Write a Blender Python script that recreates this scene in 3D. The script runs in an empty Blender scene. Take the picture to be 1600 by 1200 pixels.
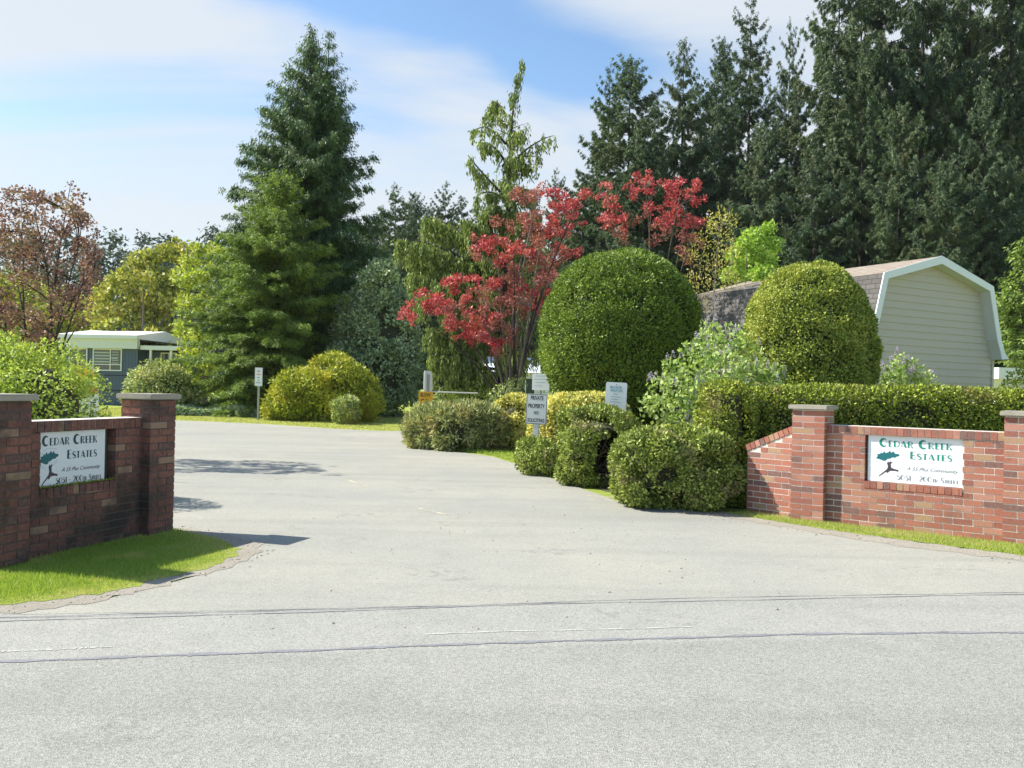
import bpy, bmesh, math, random
import numpy as np
from mathutils import Vector, Matrix
from mathutils.geometry import tessellate_polygon
SC = bpy.context.scene
COL = SC.collection
R = math.radians

# ------------------------------------------------------------------ camera, world, sun, exposure
FPX = 1350.0                       # focal length in pixels of the 1600 px wide photograph
cam = bpy.data.objects.new('camera', bpy.data.cameras.new('camera'))
COL.objects.link(cam)
SC.camera = cam
cam.data.sensor_width = 36.0
cam.data.lens = 36.0 * FPX / 1600.0
cam.data.clip_start = 0.05
cam.data.clip_end = 6000
CAM_H = 1.65
PITCH, ROLL = 0.22, 1.2            # degrees: a hair upward, content leaning clockwise
CR = Matrix.Rotation(R(90 + PITCH), 3, 'X') @ Matrix.Rotation(R(ROLL), 3, 'Z')
cam.matrix_world = Matrix.Translation((0, 0, CAM_H)) @ CR.to_4x4()

SUN_EL, SUN_AZ = 44.0, -80.0       # azimuth from the view direction (+Y), negative is to the left
sd = Vector((math.sin(R(SUN_AZ)) * math.cos(R(SUN_EL)), math.cos(R(SUN_AZ)) * math.cos(R(SUN_EL)), math.sin(R(SUN_EL))))
sun = bpy.data.objects.new('sun', bpy.data.lights.new('sun', 'SUN'))
COL.objects.link(sun)
sun.data.energy = 5.0
sun.data.angle = R(0.5)
sun.data.color = (1.0, 0.955, 0.88)
sun.rotation_euler = sd.to_track_quat('Z', 'Y').to_euler()

W = bpy.data.worlds.new('World')
SC.world = W
W.use_nodes = True
wn, wl = W.node_tree.nodes, W.node_tree.links
wn.clear()
wout = wn.new('ShaderNodeOutputWorld')
wbg = wn.new('ShaderNodeBackground')
wbg.inputs['Strength'].default_value = 0.088
sky = wn.new('ShaderNodeTexSky')
sky.sky_type = 'NISHITA'
sky.sun_disc = False
sky.sun_elevation = R(SUN_EL)
sky.sun_rotation = R(SUN_AZ)
sky.air_density = 1.1
sky.dust_density = 0.6
sky.ozone_density = 1.6
tc = wn.new('ShaderNodeTexCoord')


def wmath(op, a, b=None, c=None, clamp=False):
    n = wn.new('ShaderNodeMath')
    n.operation = op
    n.use_clamp = clamp
    for i, v in enumerate((a, b, c)):
        if v is None:
            continue
        if isinstance(v, (int, float)):
            n.inputs[i].default_value = v
        else:
            wl.new(v, n.inputs[i])
    return n.outputs[0]


sep = wn.new('ShaderNodeSeparateXYZ')
wl.new(tc.outputs['Generated'], sep.inputs[0])
# flat cloud-deck coordinates: clouds spread out overhead and bunch up towards the horizon
den = wmath('ADD', wmath('MAXIMUM', sep.outputs[2], 0.0), 0.16)
cx = wmath('DIVIDE', sep.outputs[0], den)
cy = wmath('DIVIDE', sep.outputs[1], den)
comb = wn.new('ShaderNodeCombineXYZ')
wl.new(cx, comb.inputs[0])
wl.new(cy, comb.inputs[1])
mp = wn.new('ShaderNodeMapping')
mp.inputs['Rotation'].default_value = (0, 0, R(-25))
mp.inputs['Scale'].default_value = (0.55, 1.15, 1)
mp.inputs['Location'].default_value = (1.3, 0.4, 0)
wl.new(comb.outputs[0], mp.inputs[0])
nz = wn.new('ShaderNodeTexNoise')
nz.inputs['Scale'].default_value = 1.3
nz.inputs['Detail'].default_value = 7
nz.inputs['Roughness'].default_value = 0.52
nz.inputs['Distortion'].default_value = 0.5
wl.new(mp.outputs[0], nz.inputs['Vector'])


def blob(az, el, raz, rel, tilt, amp):
    """a soft opening in the cloud deck around a compass direction"""
    # angles in degrees; work with direction ratios around the opening's centre
    a = wmath('ARCTAN2', sep.outputs[0], sep.outputs[1])
    e = wmath('ARCSINE', sep.outputs[2])
    da = wmath('SUBTRACT', a, R(az))
    de = wmath('SUBTRACT', e, R(el))
    ct, st = math.cos(R(tilt)), math.sin(R(tilt))
    u = wmath('DIVIDE', wmath('ADD', wmath('MULTIPLY', da, ct), wmath('MULTIPLY', de, st)), R(raz))
    v = wmath('DIVIDE', wmath('SUBTRACT', wmath('MULTIPLY', de, ct), wmath('MULTIPLY', da, st)), R(rel))
    q = wmath('ADD', wmath('MULTIPLY', u, u), wmath('MULTIPLY', v, v))
    g = wmath('EXPONENT', wmath('MULTIPLY', q, -1.0))
    return wmath('MULTIPLY', g, amp)


cover = wmath('ADD', nz.outputs[0], 0.14)
for args in ((-6, 24.5, 14, 3.4, -12, 0.40), (-16, 26, 9, 2.6, -8, 0.20), (3.5, 20, 4, 1.8, -5, 0.30),
             (-20, 8, 13, 3.0, 0, 0.12), (17, 22, 7, 4, 20, 0.08)):
    cover = wmath('SUBTRACT', cover, blob(*args))
hi_el = wn.new('ShaderNodeMapRange')               # unseen cloud overhead and behind is cut to lower the fill light
hi_el.interpolation_type = 'SMOOTHSTEP'
hi_el.inputs['From Min'].default_value = 0.50
hi_el.inputs['From Max'].default_value = 0.75
wl.new(sep.outputs[2], hi_el.inputs[0])
cover = wmath('SUBTRACT', cover, wmath('MULTIPLY', hi_el.outputs[0], 0.45))
bk = wn.new('ShaderNodeMapRange')
bk.interpolation_type = 'SMOOTHSTEP'
bk.inputs['From Min'].default_value = 0.2
bk.inputs['From Max'].default_value = -0.4
wl.new(sep.outputs[1], bk.inputs[0])
cover = wmath('SUBTRACT', cover, wmath('MULTIPLY', bk.outputs[0], 0.36))
ramp = wn.new('ShaderNodeMapRange')
ramp.interpolation_type = 'SMOOTHSTEP'
ramp.inputs['From Min'].default_value = 0.33
ramp.inputs['From Max'].default_value = 0.64
wl.new(cover, ramp.inputs[0])
cm = wmath('MULTIPLY_ADD', ramp.outputs[0], 0.86, 0.05)
mixc = wn.new('ShaderNodeMix')
mixc.data_type = 'RGBA'
wl.new(cm, mixc.inputs[0])
hsv = wn.new('ShaderNodeHueSaturation')
hsv.inputs['Saturation'].default_value = 1.16
hsv.inputs['Value'].default_value = 1.35
wl.new(sky.outputs[0], hsv.inputs['Color'])
wl.new(hsv.outputs[0], mixc.inputs[6])
mixc.inputs[7].default_value = (5.25, 5.6, 5.95, 1)
wl.new(mixc.outputs[2], wbg.inputs['Color'])
wl.new(wbg.outputs[0], wout.inputs['Surface'])

SC.view_settings.view_transform = 'Standard'
SC.view_settings.look = 'None'
SC.view_settings.gamma = 1
SC.view_settings.use_curve_mapping = False
SC.view_settings.exposure = 0.79
SC.cycles.use_denoising = True
SC.cycles.max_bounces = 6
SC.cycles.diffuse_bounces = 2
SC.cycles.glossy_bounces = 2
SC.cycles.transmission_bounces = 4
SC.cycles.volume_bounces = 1


# ------------------------------------------------------------------ measuring helpers
def ray(px, py):
    return CR @ Vector(((px - 800) / FPX, -(py - 600) / FPX, -1))


def G(px, py, z=0.0):
    """point on the ground seen at a pixel of the photograph"""
    d = ray(px, py)
    t = (z - CAM_H) / d.z
    return Vector((d.x * t, d.y * t, z))


def P(px, py, depth):
    d = ray(px, py)
    t = depth / d.y
    return Vector((d.x * t, depth, CAM_H + d.z * t))


def B(px, depth, py=605):
    """ground point at depth in the column of a pixel"""
    p = P(px, py, depth)
    p.z = 0
    return p


# ------------------------------------------------------------------ object helpers
def tag(o, label=None, cat=None, group=None, kind=None):
    if label: o['label'] = label
    if cat: o['category'] = cat
    if group: o['group'] = group
    if kind: o['kind'] = kind
    return o


def thing(name, label, cat, loc=(0, 0, 0), rz=0.0, group=None):
    o = bpy.data.objects.new(name, None)
    o.empty_display_size = 0.2
    COL.objects.link(o)
    o.location = loc
    o.rotation_euler = (0, 0, rz)
    return tag(o, label, cat, group)


class Geo:
    def __init__(s):
        s.v, s.f4, s.f3, s.n, s.uv4 = [], [], [], 0, []

    def add(s, V, F):
        V = np.asarray(V, dtype=np.float64).reshape(-1, 3)
        F = np.asarray(F, dtype=np.int64)
        s.v.append(V)
        if len(F):
            (s.f4 if F.shape[1] == 4 else s.f3).append(F + s.n)
        s.n += len(V)
        return s

    def box(s, x0, x1, y0, y1, z0, z1, M=None):
        V = np.array([[x, y, z] for z in (z0, z1) for x, y in ((x0, y0), (x1, y0), (x1, y1), (x0, y1))], float)
        if M is not None:
            V = np.array([list(M @ Vector(v)) for v in V])
        F = [[0, 3, 2, 1], [4, 5, 6, 7], [0, 1, 5, 4], [1, 2, 6, 5], [2, 3, 7, 6], [3, 0, 4, 7]]
        return s.add(V, F)

    def tube(s, pts, rad, n=6, cap=True):
        pts = [Vector(p) for p in pts]
        V = []
        for i, p in enumerate(pts):
            t = (pts[min(i + 1, len(pts) - 1)] - pts[max(i - 1, 0)]).normalized()
            a = t.orthogonal().normalized()
            if i and prev.dot(a) < 2:
                a = (prev - t * prev.dot(t))
                a = a.normalized() if a.length > 1e-4 else t.orthogonal().normalized()
            prev = a
            b = t.cross(a)
            r = rad[i] if hasattr(rad, '__len__') else rad
            for k in range(n):
                an = 2 * math.pi * k / n
                V.append(p + a * math.cos(an) * r + b * math.sin(an) * r)
        F = []
        for i in range(len(pts) - 1):
            for k in range(n):
                k2 = (k + 1) % n
                F.append([i * n + k, i * n + k2, (i + 1) * n + k2, (i + 1) * n + k])
        m = len(V)
        T = []
        if cap:
            V += [pts[0], pts[-1]]
            L = (len(pts) - 1) * n
            for k in range(n):
                k2 = (k + 1) % n
                T.append([m, k2, k])
                T.append([m + 1, L + k, L + k2])
        base = s.n
        s.add([list(v) for v in V], F)
        if T:
            s.f3.append(np.array(T) + base)
        return s

    def poly(s, pts):
        tri = tessellate_polygon([[Vector(p) for p in pts]])
        F = []
        for t in tri:
            a, b, c = (Vector(pts[i]) for i in t)
            F.append(list(t))
        s.add([list(p) for p in pts], F)
        return s

    def prism(s, pts, off):
        """closed outline (3-D points) extruded by vector off"""
        n = len(pts)
        off = Vector(off)
        A = [Vector(p) for p in pts]
        V = A + [p + off for p in A]
        tri = tessellate_polygon([A])
        nrm = Vector((0, 0, 0))
        for i in range(n):
            nrm += A[i].cross(A[(i + 1) % n])
        T = []
        for t in tri:
            a, b, c = (A[i] for i in t)
            fl = (b - a).cross(c - a).dot(off) > 0
            t = list(t)
            if fl: t = t[::-1]
            T.append(t)
            T.append([i + n for i in t[::-1]])
        Q = []
        fl = nrm.dot(off) < 0
        for i in range(n):
            j = (i + 1) % n
            q = [i, j, j + n, i + n]
            Q.append(q[::-1] if fl else q)
        base = s.n
        s.add([list(v) for v in V], Q)
        s.f3.append(np.array(T) + base)
        return s

    def build(s, name, mat, parent=None, smooth=False, loc=None, shift=None):
        me = bpy.data.meshes.new(name)
        V = np.concatenate(s.v) if s.v else np.zeros((0, 3))
        if shift is not None:
            V = V - np.array(shift)
        f4 = np.concatenate(s.f4) if s.f4 else np.zeros((0, 4), int)
        f3 = np.concatenate(s.f3) if s.f3 else np.zeros((0, 3), int)
        me.vertices.add(len(V))
        me.vertices.foreach_set('co', V.astype(np.float32).ravel())
        nl = f4.size + f3.size
        me.loops.add(nl)
        me.loops.foreach_set('vertex_index', np.concatenate([f4.ravel(), f3.ravel()]).astype(np.int32))
        npoly = len(f4) + len(f3)
        me.polygons.add(npoly)
        st = np.concatenate([np.arange(len(f4)) * 4, f4.size + np.arange(len(f3)) * 3]).astype(np.int32)
        me.polygons.foreach_set('loop_start', st)
        me.polygons.foreach_set('use_smooth', np.full(npoly, bool(smooth)))
        me.update(calc_edges=True)
        me.validate()
        if mat is not None:
            me.materials.append(mat)
        o = bpy.data.objects.new(name, me)
        COL.objects.link(o)
        if parent is not None:
            o.parent = parent
        if loc is not None:
            o.location = loc
        return o


def copy_tree(o, parent=None):
    c = o.copy()
    COL.objects.link(c)
    c.parent = parent
    for ch in list(o.children):
        copy_tree(ch, c)
    return c


# ------------------------------------------------------------------ materials
def new_mat(name):
    m = bpy.data.materials.new(name)
    m.use_nodes = True
    nt = m.node_tree
    nt.nodes.clear()
    out = nt.nodes.new('ShaderNodeOutputMaterial')
    return m, nt.nodes, nt.links, out


def add_mix(n, l, fac, a, b, mode='MIX'):
    x = n.new('ShaderNodeMix')
    x.data_type = 'RGBA'
    x.blend_type = mode
    for sock, v in ((x.inputs[0], fac), (x.inputs[6], a), (x.inputs[7], b)):
        if isinstance(v, (int, float)):
            sock.default_value = v
        elif isinstance(v, (tuple, list)):
            sock.default_value = (*v[:3], 1)
        else:
            l.new(v, sock)
    return x.outputs[2]


def add_noise(n, l, scale, detail=3, rough=0.5, vec=None, coord='Object', dist=0.0):
    t = n.new('ShaderNodeTexNoise')
    t.inputs['Scale'].default_value = scale
    t.inputs['Detail'].default_value = detail
    t.inputs['Roughness'].default_value = rough
    t.inputs['Distortion'].default_value = dist
    if vec is None:
        c = n.new('ShaderNodeTexCoord')
        vec = c.outputs[coord]
    l.new(vec, t.inputs['Vector'])
    return t.outputs[0]


def add_range(n, l, v, a, b, c=0.0, d=1.0):
    r = n.new('ShaderNodeMapRange')
    r.inputs[1].default_value, r.inputs[2].default_value = a, b
    r.inputs[3].default_value, r.inputs[4].default_value = c, d
    l.new(v, r.inputs[0])
    return r.outputs[0]


def leaf_mat(name, a, b, c=None, scale=0.9, trans=0.28, cf=(0.5, 0.66), rough=0.5, tcol=1.4, spec=0.3, objvar=False):
    """leaf colour a..b per leaf, patches of c by a broad noise"""
    m, n, l, out = new_mat(name)
    g = n.new('ShaderNodeNewGeometry')
    col = add_mix(n, l, g.outputs['Random Per Island'], a, b)  # wide dark-to-bright spread also paints shaded and sunlit leaves
    if c is not None:
        nzv = add_noise(n, l, scale, 3, 0.6)
        col = add_mix(n, l, add_range(n, l, nzv, cf[0], cf[1]), col, c)
    oi = n.new('ShaderNodeObjectInfo')
    hs = n.new('ShaderNodeHueSaturation')
    l.new(add_range(n, l, oi.outputs['Random'], 0, 1, 0.49, 0.515), hs.inputs['Hue'])
    l.new(add_range(n, l, oi.outputs['Random'], 0, 1, 1.12 if objvar else 1.0, 0.78 if objvar else 1.0), hs.inputs['Value'])
    l.new(col, hs.inputs['Color'])
    if objvar: col = hs.outputs[0]
    p = n.new('ShaderNodeBsdfPrincipled')
    l.new(col, p.inputs['Base Color'])
    p.inputs['Roughness'].default_value = rough
    p.inputs['Specular IOR Level'].default_value = spec
    t = n.new('ShaderNodeBsdfTranslucent')
    tcn = add_mix(n, l, 1.0, col, (tcol * 1.05, tcol * 1.12, tcol * 0.55), 'MULTIPLY')
    l.new(tcn, t.inputs['Color'])
    ms = n.new('ShaderNodeMixShader')
    ms.inputs[0].default_value = trans
    l.new(p.outputs[0], ms.inputs[1])
    l.new(t.outputs[0], ms.inputs[2])
    l.new(ms.outputs[0], out.inputs[0])
    return m


def plain(name, col, rough=0.6, metal=0.0, var=0.12, scale=6.0, bump=0.0, bscale=40.0, spec=0.4):
    m, n, l, out = new_mat(name)
    p = n.new('ShaderNodeBsdfPrincipled')
    nzv = add_noise(n, l, scale, 4, 0.6)
    dk = tuple(x * (1 - var) for x in col)
    lt = tuple(min(1, x * (1 + var)) for x in col)
    c = add_mix(n, l, nzv, dk, lt)
    l.new(c, p.inputs['Base Color'])
    p.inputs['Roughness'].default_value = rough
    p.inputs['Metallic'].default_value = metal
    p.inputs['Specular IOR Level'].default_value = spec
    if bump:
        bn = n.new('ShaderNodeBump')
        bn.inputs['Strength'].default_value = bump
        bn.inputs['Distance'].default_value = 0.01
        l.new(add_noise(n, l, bscale, 4, 0.6), bn.inputs['Height'])
        l.new(bn.outputs[0], p.inputs['Normal'])
    l.new(p.outputs[0], out.inputs[0])
    return m


def island_mat(name, cols, rough=0.85, stain=None, bump=0.5, bscale=60, sc=3.0):
    """each island (brick, stone) picks one of several colours; stain = (colour, noise scale, lo, hi)"""
    m, n, l, out = new_mat(name)
    g = n.new('ShaderNodeNewGeometry')
    cr = n.new('ShaderNodeValToRGB')
    cr.color_ramp.interpolation = 'CONSTANT'
    e = cr.color_ramp.elements
    while len(e) < len(cols):
        e.new(0.5)
    acc = 0
    for i, (w, c) in enumerate(cols):
        e[i].position = acc
        e[i].color = (*c, 1)
        acc += w
    l.new(g.outputs['Random Per Island'], cr.inputs[0])
    col = cr.outputs[0]
    f = add_noise(n, l, 28, 4, 0.65)
    col = add_mix(n, l, add_range(n, l, f, 0.3, 0.75, 0.0, 0.5), col, (0.36, 0.22, 0.16))
    if stain:
        s = add_noise(n, l, stain[1], 4, 0.65)
        col = add_mix(n, l, add_range(n, l, s, stain[2], stain[3], 0, 0.85), col, stain[0])
    p = n.new('ShaderNodeBsdfPrincipled')
    l.new(col, p.inputs['Base Color'])
    p.inputs['Roughness'].default_value = rough
    p.inputs['Specular IOR Level'].default_value = 0.25
    bn = n.new('ShaderNodeBump')
    bn.inputs['Strength'].default_value = bump
    bn.inputs['Distance'].default_value = 0.006
    l.new(add_noise(n, l, bscale, 5, 0.7), bn.inputs['Height'])
    l.new(bn.outputs[0], p.inputs['Normal'])
    l.new(p.outputs[0], out.inputs[0])
    return m


def asphalt(name, base, warm, grain=(0.62, 1.3), patch=0.18, gs=130.0):
    m, n, l, out = new_mat(name)
    co = n.new('ShaderNodeTexCoord').outputs['Object']
    big = add_noise(n, l, 0.35, 4, 0.6, co)
    mid = add_noise(n, l, 2.2, 5, 0.65, co)
    col = add_mix(n, l, add_range(n, l, big, 0.35, 0.65), base, warm)
    mp_ = n.new('ShaderNodeMapping')
    mp_.inputs['Rotation'].default_value = (0, 0, R(-9))
    mp_.inputs['Scale'].default_value = (0.10, 1.3, 1)
    l.new(co, mp_.inputs[0])
    streak = add_noise(n, l, 1.0, 4, 0.6, mp_.outputs[0])
    col = add_mix(n, l, add_range(n, l, streak, 0.48, 0.68, 0, 0.55), col, tuple(x * 0.84 for x in base))
    sp = add_noise(n, l, 0.9, 2, 0.4, co)
    sp2 = add_noise(n, l, 7.0, 3, 0.6, co)
    ml = n.new('ShaderNodeMath')
    ml.operation = 'MULTIPLY'
    l.new(add_range(n, l, sp, 0.60, 0.68), ml.inputs[0])
    l.new(add_range(n, l, sp2, 0.5, 0.62, 0, 0.5), ml.inputs[1])
    col = add_mix(n, l, ml.outputs[0], col, tuple(x * 0.62 for x in base))
    dk = tuple(x * (1 - patch) for x in base)
    col = add_mix(n, l, add_range(n, l, mid, 0.5, 0.75, 0, 0.6), col, dk)
    v = n.new('ShaderNodeTexVoronoi')
    v.inputs['Scale'].default_value = gs
    l.new(co, v.inputs['Vector'])
    sepc = n.new('ShaderNodeSeparateColor')
    l.new(v.outputs['Color'], sepc.inputs[0])
    gr = add_range(n, l, sepc.outputs[0], 0, 1, grain[0], grain[1])
    fn = add_noise(n, l, 60, 3, 0.8, co)
    gr2 = add_range(n, l, fn, 0.3, 0.7, 0.84, 1.12)
    mm = n.new('ShaderNodeMath')
    mm.operation = 'MULTIPLY'
    l.new(gr, mm.inputs[0])
    l.new(gr2, mm.inputs[1])
    cc = n.new('ShaderNodeCombineColor')
    for i in range(3):
        l.new(mm.outputs[0], cc.inputs[i])
    col = add_mix(n, l, 1.0, col, cc.outputs[0], 'MULTIPLY')
    p = n.new('ShaderNodeBsdfPrincipled')
    l.new(col, p.inputs['Base Color'])
    p.inputs['Roughness'].default_value = 0.82
    p.inputs['Specular IOR Level'].default_value = 0.3
    bn = n.new('ShaderNodeBump')
    bn.inputs['Strength'].default_value = 0.55
    bn.inputs['Distance'].default_value = 0.006
    l.new(v.outputs['Distance'], bn.inputs['Height'])
    l.new(bn.outputs[0], p.inputs['Normal'])
    l.new(p.outputs[0], out.inputs[0])
    return m


def ground_mat(name, a, b, c, s1=1.2, s2=30.0, rough=0.95):
    m, n, l, out = new_mat(name)
    co = n.new('ShaderNodeTexCoord').outputs['Object']
    col = add_mix(n, l, add_range(n, l, add_noise(n, l, s1, 5, 0.65, co), 0.35, 0.65), a, b)
    col = add_mix(n, l, add_range(n, l, add_noise(n, l, s2, 4, 0.7, co), 0.45, 0.7, 0, 0.7), col, c)
    p = n.new('ShaderNodeBsdfPrincipled')
    l.new(col, p.inputs['Base Color'])
    p.inputs['Roughness'].default_value = rough
    p.inputs['Specular IOR Level'].default_value = 0.15
    bn = n.new('ShaderNodeBump')
    bn.inputs['Strength'].default_value = 0.8
    bn.inputs['Distance'].default_value = 0.03
    l.new(add_noise(n, l, s2 * 2, 4, 0.7, co), bn.inputs['Height'])
    l.new(bn.outputs[0], p.inputs['Normal'])
    l.new(p.outputs[0], out.inputs[0])
    return m


M = {}
M['bark'] = plain('bark', (0.085, 0.062, 0.046), 0.9, var=0.4, scale=9, bump=0.8, bscale=30)
M['bark_grey'] = plain('bark_grey', (0.17, 0.14, 0.115), 0.9, var=0.35, scale=9, bump=0.8, bscale=30)
M['bark_dark'] = plain('bark_dark', (0.045, 0.034, 0.03), 0.9, var=0.35, scale=9, bump=0.8, bscale=30)
M['fir'] = leaf_mat('fir_needles', (0.016, 0.038, 0.026), (0.22, 0.3, 0.155), (0.15, 0.165, 0.085), 0.35, 0.14, (0.5, 0.72), objvar=True, spec=0.15)
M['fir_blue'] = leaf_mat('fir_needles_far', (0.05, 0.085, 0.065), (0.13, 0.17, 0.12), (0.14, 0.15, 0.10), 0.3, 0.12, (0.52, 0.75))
M['cedar'] = leaf_mat('cedar_sprays', (0.018, 0.045, 0.02), (0.17, 0.27, 0.085), (0.14, 0.18, 0.065), 0.5, 0.16, (0.55, 0.75))
M['hemlock'] = leaf_mat('hemlock_sprays', (0.025, 0.06, 0.018), (0.38, 0.5, 0.1), (0.18, 0.24, 0.07), 0.6, 0.25, (0.5, 0.7))
M['cypress'] = leaf_mat('cypress_sprays', (0.045, 0.09, 0.025), (0.38, 0.44, 0.12), (0.18, 0.24, 0.08), 0.7, 0.22, (0.5, 0.7))
M['topiary'] = leaf_mat('topiary_leaves', (0.03, 0.07, 0.012), (0.33, 0.44, 0.06), (0.28, 0.37, 0.055), 1.1, 0.10, (0.55, 0.75))
M['topiary_gold'] = leaf_mat('topiary_gold_leaves', (0.06, 0.1, 0.018), (0.5, 0.56, 0.1), (0.48, 0.5, 0.1), 1.2, 0.14, (0.5, 0.7))
M['hedge'] = leaf_mat('hedge_leaves', (0.04, 0.075, 0.015), (0.47, 0.53, 0.07), (0.28, 0.22, 0.09), 1.3, 0.16, (0.56, 0.72))
M['yewish'] = leaf_mat('clipped_leaves', (0.055, 0.085, 0.018), (0.47, 0.54, 0.12), (0.38, 0.31, 0.16), 1.8, 0.16, (0.56, 0.72))
M['juniper'] = leaf_mat('juniper_leaves', (0.08, 0.11, 0.035), (0.58, 0.6, 0.27), (0.54, 0.46, 0.2), 1.6, 0.14, (0.52, 0.7))
M['golden'] = leaf_mat('golden_leaves', (0.09, 0.13, 0.018), (0.62, 0.64, 0.07), (0.62, 0.55, 0.07), 0.8, 0.12, (0.5, 0.68))
M['euonymus'] = leaf_mat('variegated_leaves', (0.16, 0.19, 0.035), (0.92, 0.84, 0.28), (0.88, 0.78, 0.3), 2.0, 0.22, (0.5, 0.68))
M['holly'] = leaf_mat('holly_leaves', (0.06, 0.12, 0.045), (0.56, 0.64, 0.34), (0.5, 0.58, 0.26), 0.8, 0.12, (0.55, 0.7), rough=0.35, spec=0.6)
M['rhodo'] = leaf_mat('rhododendron_leaves', (0.08, 0.13, 0.03), (0.62, 0.66, 0.27), (0.62, 0.58, 0.25), 1.0, 0.18, (0.5, 0.7))
M['lime'] = leaf_mat('lime_leaves', (0.12, 0.2, 0.025), (0.64, 0.72, 0.16), (0.58, 0.62, 0.15), 1.8, 0.25, (0.52, 0.7))
M['limetree'] = leaf_mat('lime_tree_leaves', (0.16, 0.27, 0.04), (0.48, 0.62, 0.14), None, 1.0, 0.4)
M['plum'] = leaf_mat('plum_leaves', (0.11, 0.045, 0.048), (0.46, 0.25, 0.23), (0.36, 0.26, 0.17), 1.1, 0.28, (0.52, 0.7), tcol=1.0)
M['maple'] = leaf_mat('red_leaves', (0.22, 0.014, 0.035), (0.78, 0.15, 0.16), (0.62, 0.22, 0.2), 0.9, 0.25, (0.5, 0.7), tcol=1.1)
M['maple_dull'] = leaf_mat('pinkish_leaves', (0.2, 0.05, 0.055), (0.58, 0.22, 0.2), (0.4, 0.14, 0.11), 0.9, 0.3, (0.5, 0.7), tcol=1.1)
M['autumn'] = leaf_mat('yellow_green_leaves', (0.08, 0.12, 0.02), (0.62, 0.6, 0.15), (0.56, 0.46, 0.14), 0.5, 0.22, (0.5, 0.68))
M['spring'] = leaf_mat('spring_leaves', (0.1, 0.16, 0.02), (0.58, 0.62, 0.13), (0.52, 0.5, 0.13), 0.5, 0.3, (0.5, 0.68))
M['willow'] = leaf_mat('pale_yellow_leaves', (0.38, 0.36, 0.08), (0.62, 0.58, 0.20), (0.52, 0.40, 0.20), 1.0, 0.3, (0.5, 0.7))
M['lilac'] = leaf_mat('lilac_leaves', (0.1, 0.18, 0.04), (0.5, 0.62, 0.2), (0.5, 0.56, 0.24), 1.2, 0.3, (0.5, 0.7))
M['blossom'] = leaf_mat('lilac_blossom', (0.50, 0.42, 0.62), (0.80, 0.74, 0.86), None, 1.0, 0.3, tcol=0.9)
M['blossom_pink'] = leaf_mat('lilac_blossom_mauve', (0.46, 0.30, 0.62), (0.66, 0.52, 0.80), None, 1.0, 0.3, tcol=0.9)
M['grass'] = leaf_mat('grass_blades', (0.16, 0.27, 0.035), (0.46, 0.53, 0.11), (0.55, 0.5, 0.18), 1.6, 0.3, (0.56, 0.72))
M['grass_dry'] = leaf_mat('grass_blades_dry', (0.32, 0.36, 0.09), (0.6, 0.54, 0.22), (0.62, 0.52, 0.3), 1.6, 0.3, (0.52, 0.7))  # dry blades, yellower than the green grass
M['ivy'] = leaf_mat('ivy_leaves', (0.18, 0.28, 0.12), (0.55, 0.62, 0.42), (0.62, 0.66, 0.52), 1.0, 0.15, (0.5, 0.7))
M['strap'] = leaf_mat('strap_leaves', (0.10, 0.15, 0.03), (0.26, 0.28, 0.08), None, 1.0, 0.2)
M['inner'] = plain('inner_twigs_shade', (0.06, 0.06, 0.03), 0.95, var=0.5, scale=14, bump=0.9, bscale=25)  # dark tone stands for inner twigs and the shade between leaves
M['twig'] = plain('twigs', (0.26, 0.20, 0.15), 0.9, var=0.3)
M['brick_right'] = island_mat('brick_sunlit_wall', [(0.24, (0.34, 0.115, 0.075)), (0.2, (0.40, 0.145, 0.095)), (0.18, (0.28, 0.09, 0.065)),
                              (0.14, (0.42, 0.19, 0.12)), (0.08, (0.40, 0.25, 0.14)), (0.08, (0.17, 0.09, 0.08)), (0.08, (0.46, 0.22, 0.16))],
                              stain=((0.20, 0.11, 0.085), 2.2, 0.55, 0.75))
M['brick_left'] = island_mat('brick_weathered_shaded_wall', [(0.22, (0.125, 0.047, 0.04)), (0.2, (0.165, 0.06, 0.047)), (0.18, (0.11, 0.042, 0.038)),  # brick tones darkened to carry the wall's shade, on top of dirt stains
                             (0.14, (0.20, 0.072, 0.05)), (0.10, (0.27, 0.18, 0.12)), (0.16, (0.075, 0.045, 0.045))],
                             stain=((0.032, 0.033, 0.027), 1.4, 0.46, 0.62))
M['mortar'] = plain('mortar', (0.66, 0.60, 0.52), 0.95, var=0.25, scale=4, bump=0.4)
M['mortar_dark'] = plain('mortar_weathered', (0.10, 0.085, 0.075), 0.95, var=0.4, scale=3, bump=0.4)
M['cap'] = plain('pillar_cap_concrete', (0.34, 0.31, 0.245), 0.85, var=0.35, scale=7, bump=0.4, bscale=60)
M['panel'] = plain('sign_panel_white', (0.80, 0.82, 0.83), 0.45, var=0.05, scale=5)
M['panel_mossy'] = plain('sign_panel_left', (0.74, 0.77, 0.78), 0.5, var=0.08, scale=3)
M['teal'] = plain('lettering_green', (0.01, 0.24, 0.17), 0.5, var=0.05)
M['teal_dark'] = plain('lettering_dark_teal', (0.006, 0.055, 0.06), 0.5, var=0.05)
M['emblem_teal'] = plain('emblem_teal', (0.008, 0.13, 0.15), 0.5, var=0.05)
M['emblem_trunk'] = plain('emblem_trunk', (0.06, 0.045, 0.06), 0.5, var=0.05)
M['emblem_lines'] = plain('emblem_lines', (0.35, 0.48, 0.60), 0.5, var=0.05)
M['ink'] = plain('ink_black', (0.018, 0.02, 0.025), 0.5, var=0.05)
M['ink_grey'] = plain('ink_grey', (0.20, 0.22, 0.23), 0.5, var=0.05)
M['ink_blue'] = plain('ink_blue', (0.09, 0.30, 0.38), 0.5, var=0.05)
M['ink_pale'] = plain('ink_pale', (0.45, 0.50, 0.52), 0.5, var=0.05)
M['ink_red'] = plain('ink_red', (0.70, 0.25, 0.28), 0.5, var=0.05)
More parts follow.
